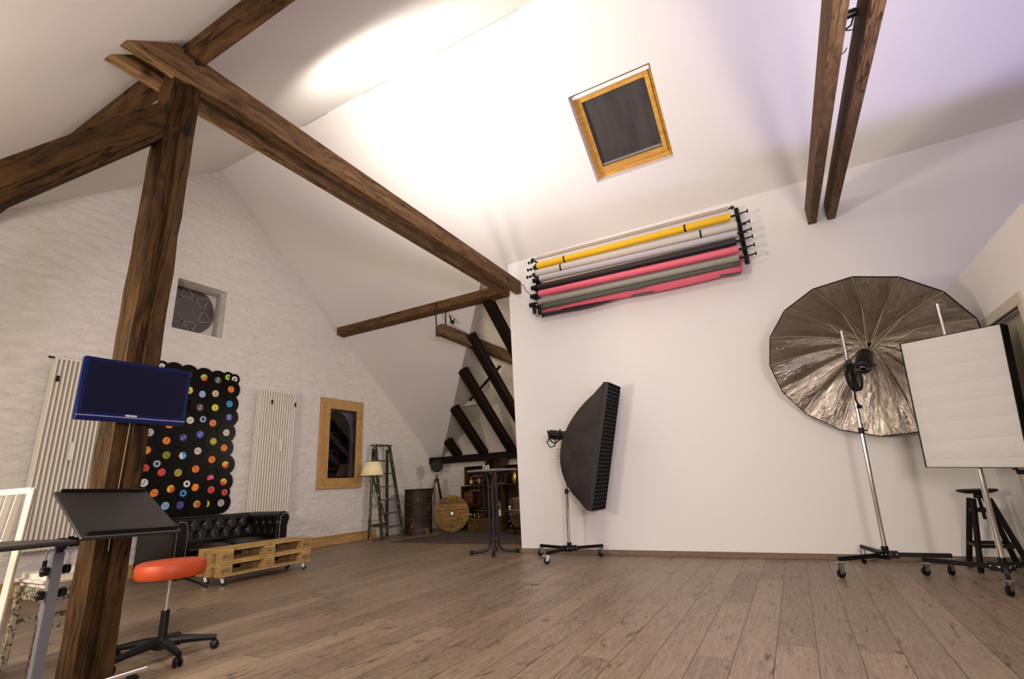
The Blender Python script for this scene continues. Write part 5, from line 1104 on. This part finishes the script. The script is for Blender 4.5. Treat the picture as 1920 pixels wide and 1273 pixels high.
# ================================================================== CRATES, BOOKS AND THINGS ON THEM
def crate_proto(L_=0.50, H_=0.40, Dp=0.32):
    """open-front fruit crate, lying on its long side: origin bottom centre, opening to -Y"""
    b = MB(); t = 0.012
    for x in (-L_ / 2 + 0.018, L_ / 2 - 0.018):
        for z in (0.018, H_ - 0.018): b.bb((x - 0.018, -Dp / 2, z - 0.018), (x + 0.018, Dp / 2, z + 0.018))
    for z0_, z1_ in ((0, t), (H_ - t, H_)):
        for k in range(3): w = Dp / 3 - 0.012; y = -Dp / 2 + k * Dp / 3; b.bb((-L_ / 2, y, z0_), (L_ / 2, y + w, z1_))
    for x0_, x1_ in ((-L_ / 2, -L_ / 2 + t), (L_ / 2 - t, L_ / 2)):
        for k in range(3): w = Dp / 3 - 0.014; y = -Dp / 2 + k * Dp / 3; b.bb((x0_, y, 0.0), (x1_, y + w, H_))
    for k in range(4): h = H_ / 4 - 0.018; z = 0.006 + k * H_ / 4; b.bb((-L_ / 2, Dp / 2 - t, z), (L_ / 2, Dp / 2, z + h))
    for sx_ in (-1, 1):
        for sz_ in (0, 1):
            c = V((sx_ * (L_ / 2 - 0.012), -Dp / 2 + 0.004, 0.012 if sz_ == 0 else H_ - 0.012)); zz = 1 if sz_ == 0 else -1
            b.prism([c, c + V((-sx_ * 0.06, 0, 0)), c + V((0, 0, zz * 0.06))], (0, 0.01, 0))
    o = b.build('wooden_crate', CRATEW); return o
cr0 = crate_proto(); CR = []
YC = 9.61
crates = [  # x centre, z bottom, upright?, label
 (-6.20, 0.92, 0, 'dark crate with small bottles, left end of the upper row'),
 (-5.70, 0.96, 1, 'upright crate standing highest in the stack, behind bar table top'),
 (-5.20, 0.90, 0, 'dark crate with gold vase and red books, beside white wall'),
 (-6.30, 0.505, 0, 'dark crate at the left end of the middle row, holding red books'),
 (-5.80, 0.415, 1, 'upright empty crate in the middle of the stack, behind the table column'),
 (-5.33, 0.40, 1, 'upright open crate behind the brown armchair back'),
 (-6.22, 0.08, 0, 'bottom crate with fairy lights, beside the cable drum'),
 (-5.70, 0.0, 0, 'bottom crate behind the stencilled wooden chest'),
 (-5.18, 0.0, 0, 'bottom crate with coloured fairy lights under the armchair side')]
for i, (x, z, upr, lab) in enumerate(crates):
    o = cr0 if i == 0 else cr0.copy()
    if i: COL.objects.link(o)
    if upr: o.rotation_euler = (0, R(90), 0); o.location = (x - 0.20, YC, z + 0.25)
    else: o.location = (x, YC, z)
    tag(o, lab, 'crate', 'stacked wooden crates at the back of the alcove')
BK = mat('red_leather_book', (0.075, 0.010, 0.008), 0.5); GD = mat('gilt', (0.65, 0.42, 0.20), 0.4, 0.6)
b = MB(); b.bb((-0.018, -0.085, 0), (0.018, 0.085, 0.26), bev=0.008); bk0 = b.build('book', BK)
b = MB()
for k in range(8): b.bb((-0.011, -0.0875, 0.018 + k * 0.030), (0.011, -0.083, 0.027 + k * 0.030))
b.build('gilt_bands', GD, bk0)
ordn = ['leftmost', 'second', 'third', 'fourth', 'fifth']
n_ = 0
for (x0_, z, cnt, wh) in ((-6.46, 0.526, 5, 'in the left middle-row crate'), (-5.745, 0.975, 3, 'in the upright topmost crate'), (-5.10, 0.921, 3, 'beside the gold vase')):
    for k in range(cnt):
        o = bk0 if n_ == 0 else dup(bk0); o.location = (x0_ + k * 0.043, YC - 0.05, z); n_ += 1
        tag(o, '%s of the red gilt-banded books %s' % (ordn[k], wh), 'book', 'red books ' + wh)
def bottle(x, y, z, r, h, m, lab, m2=None):
    b = MB(); b.lathe([(0, 0), (r, 0), (r, h * 0.6), (r * 0.4, h * 0.75), (r * 0.35, h), (0, h)], (x, y, z), seg=16); o = b.build('bottle', m, smooth=True); tag(o, lab, 'bottle', 'bottles in the upper left crate')
    MB().cyl((x, y, z + h * 0.12), (x, y, z + h * 0.48), r + 0.001, seg=16).build('paper_label', m2 or mat('old_label', (0.55, 0.42, 0.16), 0.7), o, smooth=True)
DG = mat('dark_glass', (0.012, 0.012, 0.01), 0.12)
bottle(-6.33, YC - 0.08, 0.943, 0.035, 0.16, mat('amber', (0.20, 0.07, 0.01), 0.2), 'squat amber bottle at the left in the upper left crate')
bottle(-6.12, YC - 0.08, 0.943, 0.022, 0.22, DG, 'slim dark bottle with pale label in the upper left crate')
b = MB(); b.lathe([(0, 0), (0.03, 0), (0.035, 0.01), (0.05, 0.06), (0.055, 0.12), (0.04, 0.19), (0.022, 0.22), (0.028, 0.24), (0, 0.24)], (-5.22, YC - 0.08, 0.921), seg=24); tag(b.build('vase', mat('gold_glaze', (0.65, 0.42, 0.12), 0.3, 0.8), smooth=True), 'small gold vase next to the red books in the right crate', 'vase')
b = MB(); c0 = atY(956, 951, 9.33); b.ball(c0, 0.035, seg=20); b.cyl(c0 - V((0, 0, 0.06)), c0 - V((0, 0, 0.02)), 0.018); tag(b.build('glass_bulb', mat('milk_glass', (0.78, 0.74, 0.66), 0.3), smooth=True), 'white globe bulb standing by the armchair back', 'bulb')
b = MB(); tag(MB().bar((-5.42, 9.33, c0.z - 0.075), (-5.02, 9.33, c0.z - 0.075), 0.22, 0.02).build('wooden_shelf', CRATEW), 'thin board carrying the white globe bulb', 'shelf')
def fairy(cx_, cz, w, h, n, lab, seed, y):
    rn = random.Random(seed); t = thing('fairy_lights', lab, 'string lights', (cx_, y, cz)); pts = [V((cx_ + rn.uniform(-w, w), y + rn.uniform(-0.02, 0.02), cz + rn.uniform(0, h))) for _ in range(n)]
    MB().tube(pts, 0.002, 4).build('wire', RUBBER, t)
    cs = [(1, 0.8, 0.45), (1, 0.8, 0.45), (0.2, 0.9, 0.4), (1, 0.5, 0.1)]
    for i, p in enumerate(pts): MB().ball(p, 0.0055, seg=8).build('bulb', mat('glow_%d' % (i % 4), cs[i % 4], 0.4, emit=(cs[i % 4] + (1,), 1.6)), t)
fairy(-6.22, 0.14, 0.16, 0.20, 12, 'warm fairy lights in the bottom crate beside the cable drum', 3, YC - 0.15)
fairy(-5.24, 0.06, 0.12, 0.12, 10, 'coloured fairy lights low in the crate next to the armchair', 5, YC - 0.17)
b = MB(); rn = random.Random(9)
for k in range(10): b.ball((-5.52 + rn.uniform(-0.03, 0.03), 9.36, 0.50 + rn.uniform(-0.05, 0.08)), 0.022, (1, 1, 0.7), 8)
b.cyl((-5.52, 9.36, 0.40), (-5.52, 9.36, 0.44), 0.025); t = b.build('potted_sprig', mat('pale_leaf', (0.16, 0.18, 0.07), 0.7), smooth=True); tag(t, 'little pale sprig in a pot glimpsed between the table legs', 'plant')
MB().cyl((-5.52, 9.36, 0.28), (-5.52, 9.36, 0.40), 0.03).build('pot', mat('pot_white', (0.6, 0.57, 0.5), 0.5), t, smooth=True)
b = MB(); b.bb((-5.60, 9.29, 0.0), (-5.44, 9.43, 0.28)); tag(b.build('small_crate', CRATEW, bevel=0.004), 'small dark box under the potted sprig, behind bar table', 'box')
# stencilled chest
ch = thing('wooden_chest', 'old stencilled ammunition chest on the rug before the crates', 'chest', (-5.75, 9.05, 0))
CHW = wood('chest_wood', (0.04, 0.02, 0.006, 1), (0.15, 0.08, 0.024, 1), 'X', scale=2, bump=0.4, cracks=0.5)
MB().bb((-6.10, 9.02, 0.008), (-5.32, 9.26, 0.22)).build('box', CHW, ch, bevel=0.006)
MB().bb((-6.11, 9.01, 0.222), (-5.31, 9.27, 0.255)).build('lid', CHW, ch, bevel=0.005)
b = MB()
for x in (-5.86, -5.55): b.bb((x - 0.015, 9.012, 0.18), (x + 0.015, 9.021, 0.245))
b.build('latch', IRON, ch)
text_obj('LOS 50L', 0.075, INK, ch, 'stencil', (-5.60, 9.0185, 0.055), (1, 0, 0), (0, 0, 1))
text_obj('8 CM KAST. 3 PAR', 0.035, INK, ch, 'stencil', (-5.72, 9.0185, 0.145), (1, 0, 0), (0, 0, 1)); text_obj('PATRONEN', 0.035, INK, ch, 'stencil', (-5.75, 9.0185, 0.105), (1, 0, 0), (0, 0, 1))
# bench end between drum and spool
bn = thing('low_bench', 'dark wooden bench end between the rusty drum and cable drum', 'bench', (-6.75, 9.42, 0))
MB().bb((-6.98, 9.50, 0.47), (-6.62, 9.84, 0.50)).build('top', CRATEW, bn); 
for x in (-6.95, -6.66): MB().bb((x, 9.52, 0), (x + 0.035, 9.82, 0.47)).build('side_panel', CRATEW, bn)

# ================================================================== ARMCHAIR (cut by the white wall)
ac_ = thing('armchair', 'brown fabric armchair half hidden behind the white wall edge', 'armchair', (-4.45, 8.75, 0))
BF = mat('brown_velour', (0.060, 0.030, 0.012), 0.9, sheen=0.3, bump=0.2, bscale=40)
MB().bb((-4.86, 8.50, 0.30), (-4.15, 9.05, 0.43), bev=0.04).build('seat_cushion', BF, ac_, smooth=True)
MB().prism([(-4.84, 8.54, 0.30), (-4.17, 8.54, 0.30), (-4.22, 8.56, 0.13), (-4.76, 8.56, 0.13)], (0, 0.5, 0)).build('seat_base', BF, ac_, bevel=0.01)
MB().bb((-4.84, 8.98, 0.36), (-4.12, 9.16, 0.80), bev=0.06).build('backrest', BF, ac_, smooth=True)
MB().cyl((-4.84, 8.66, 0.58), (-4.84, 9.12, 0.60), 0.065, seg=20).bb((-4.88, 8.68, 0.40), (-4.80, 9.10, 0.58)).build('armrest', BF, ac_, smooth=True)
for x, y in ((-4.74, 8.56), (-4.2, 8.56), (-4.74, 9.02), (-4.2, 9.02)): MB().cyl((x, y, 0.006), (x, y, 0.14), 0.014, 0.024).build('leg', BW, ac_, smooth=True)

# ================================================================== RUG
RG = bpy.data.materials.new('woven_rug'); RG.use_nodes = True; nt = RG.node_tree; N = nt.nodes.new; L = nt.links.new
tc = N('ShaderNodeTexCoord'); ck = N('ShaderNodeTexVoronoi'); ck.inputs['Scale'].default_value = 22; L(tc.outputs['Object'], ck.inputs['Vector']); rp = N('ShaderNodeValToRGB'); e = rp.color_ramp.elements; e[0].position = 0.2; e[0].color = (0.11, 0.075, 0.058, 1); e[1].position = 0.5; e[1].color = (0.035, 0.022, 0.020, 1); L(ck.outputs['Distance'], rp.inputs[0]); L(rp.outputs[0], nt.nodes['Principled BSDF'].inputs['Base Color']); nt.nodes['Principled BSDF'].inputs['Roughness'].default_value = 0.95
b = MB(); rp_ = [V((-6.72, 7.36, 0)), V((-3.7, 7.30, 0)), V((-3.7, 9.2, 0)), V((-6.42, 9.2, 0))]
b.prism([p + V((0, 0, 0.001)) for p in rp_], (0, 0, 0.006)); rug = b.build('rug', RG); tag(rug, 'dark patterned oriental rug on the alcove floor', 'rug')
b = MB(); cen = sum(rp_, V((0, 0, 0))) / 4
for f0, f1 in ((0.93, 0.95), (0.985, 1.0)):
    for i in range(4):
        p, q = rp_[i], rp_[(i + 1) % 4]; pts = [cen.lerp(p, f0), cen.lerp(q, f0), cen.lerp(q, f1), cen.lerp(p, f1)]; b.prism([x + V((0, 0, 0.0072)) for x in pts], (0, 0, 0.0008))
b.build('border', mat('rug_border', (0.13, 0.045, 0.03), 0.95), rug)

# ================================================================== LIGHTS
def area(name, loc, target, size, energy, col, sy=None, spread=180):
    l = bpy.data.lights.new(name, 'AREA'); l.energy = energy; l.color = col; l.size = size; l.spread = R(spread)
    if sy: l.shape = 'RECTANGLE'; l.size_y = sy
    o = bpy.data.objects.new(name, l); COL.objects.link(o); o.location = loc; o.rotation_euler = (V(target) - V(loc)).to_track_quat('-Z', 'Y').to_euler(); return o
def spot(name, loc, target, energy, col, ang, blend, r=0.05):
    l = bpy.data.lights.new(name, 'SPOT'); l.energy = energy; l.color = col; l.spot_size = R(ang); l.spot_blend = blend; l.shadow_soft_size = r
    o = bpy.data.objects.new(name, l); COL.objects.link(o); o.location = loc; o.rotation_euler = (V(target) - V(loc)).to_track_quat('-Z', 'Y').to_euler(); return o
WARM = (1.0, 0.88, 0.755)
area('room_light', (-3.7, -0.75, 1.65), (-2.6, 6.5, 2.3), 0.6, 115, WARM, 0.5)
area('room_light', (1.2, -0.7, 1.6), (-6.5, 4.8, 2.8), 0.9, 112, WARM, 0.8)
area('ceiling_bounce', (-1.6, 2.2, 3.8), (-2.0, 4.2, 0.0), 1.2, 50, WARM)
area('alcove_fill', (-2.6, 8.4, 2.3), (-5.6, 9.0, 2.2), 0.5, 30, (1.0, 0.86, 0.70))  # unseen fill added behind the white wall to brighten alcove walls and roof
spot('uplight_beam', (-3.43, 3.3, 4.12), (-3.0, 4.35, 5.9), 320, (1, 0.92, 0.82), 144, 1.0, 0.15)
spot('uplight_right', (1.0, 2.0, 2.2), (-0.3, 4.4, 5.9), 170, (1, 0.92, 0.82), 90, 0.9, 0.2)
area('blue_strip_fill', (2.9, 0.6, 1.55), (2.6, 4.6, 4.4), 2.4, 170, (0.52, 0.48, 1.0), 0.05)  # strip added out of view to tint the right-hand ceiling slope lavender
b = MB(); b.bb((1.35, 2.0, 0), (4.4, 2.03, 2.33)); tag(b.build('light_blocker', mat('grey_cloth', (0.12, 0.11, 0.11), 0.9)), 'grey light-blocking screen added right of the camera, outside the picture', 'screen')  # unseen panel added to cut off the blue strip's light low on the slope
w = bpy.data.worlds.new('world'); SC.world = w; w.use_nodes = True; w.node_tree.nodes['Background'].inputs[0].default_value = (0.85, 0.82, 1.0, 1); w.node_tree.nodes['Background'].inputs[1].default_value = 0.2
SC.view_settings.view_transform = 'Standard'; SC.view_settings.look = 'None'; SC.view_settings.gamma = 1; SC.view_settings.use_curve_mapping = False
SC.view_settings.exposure = 0.25
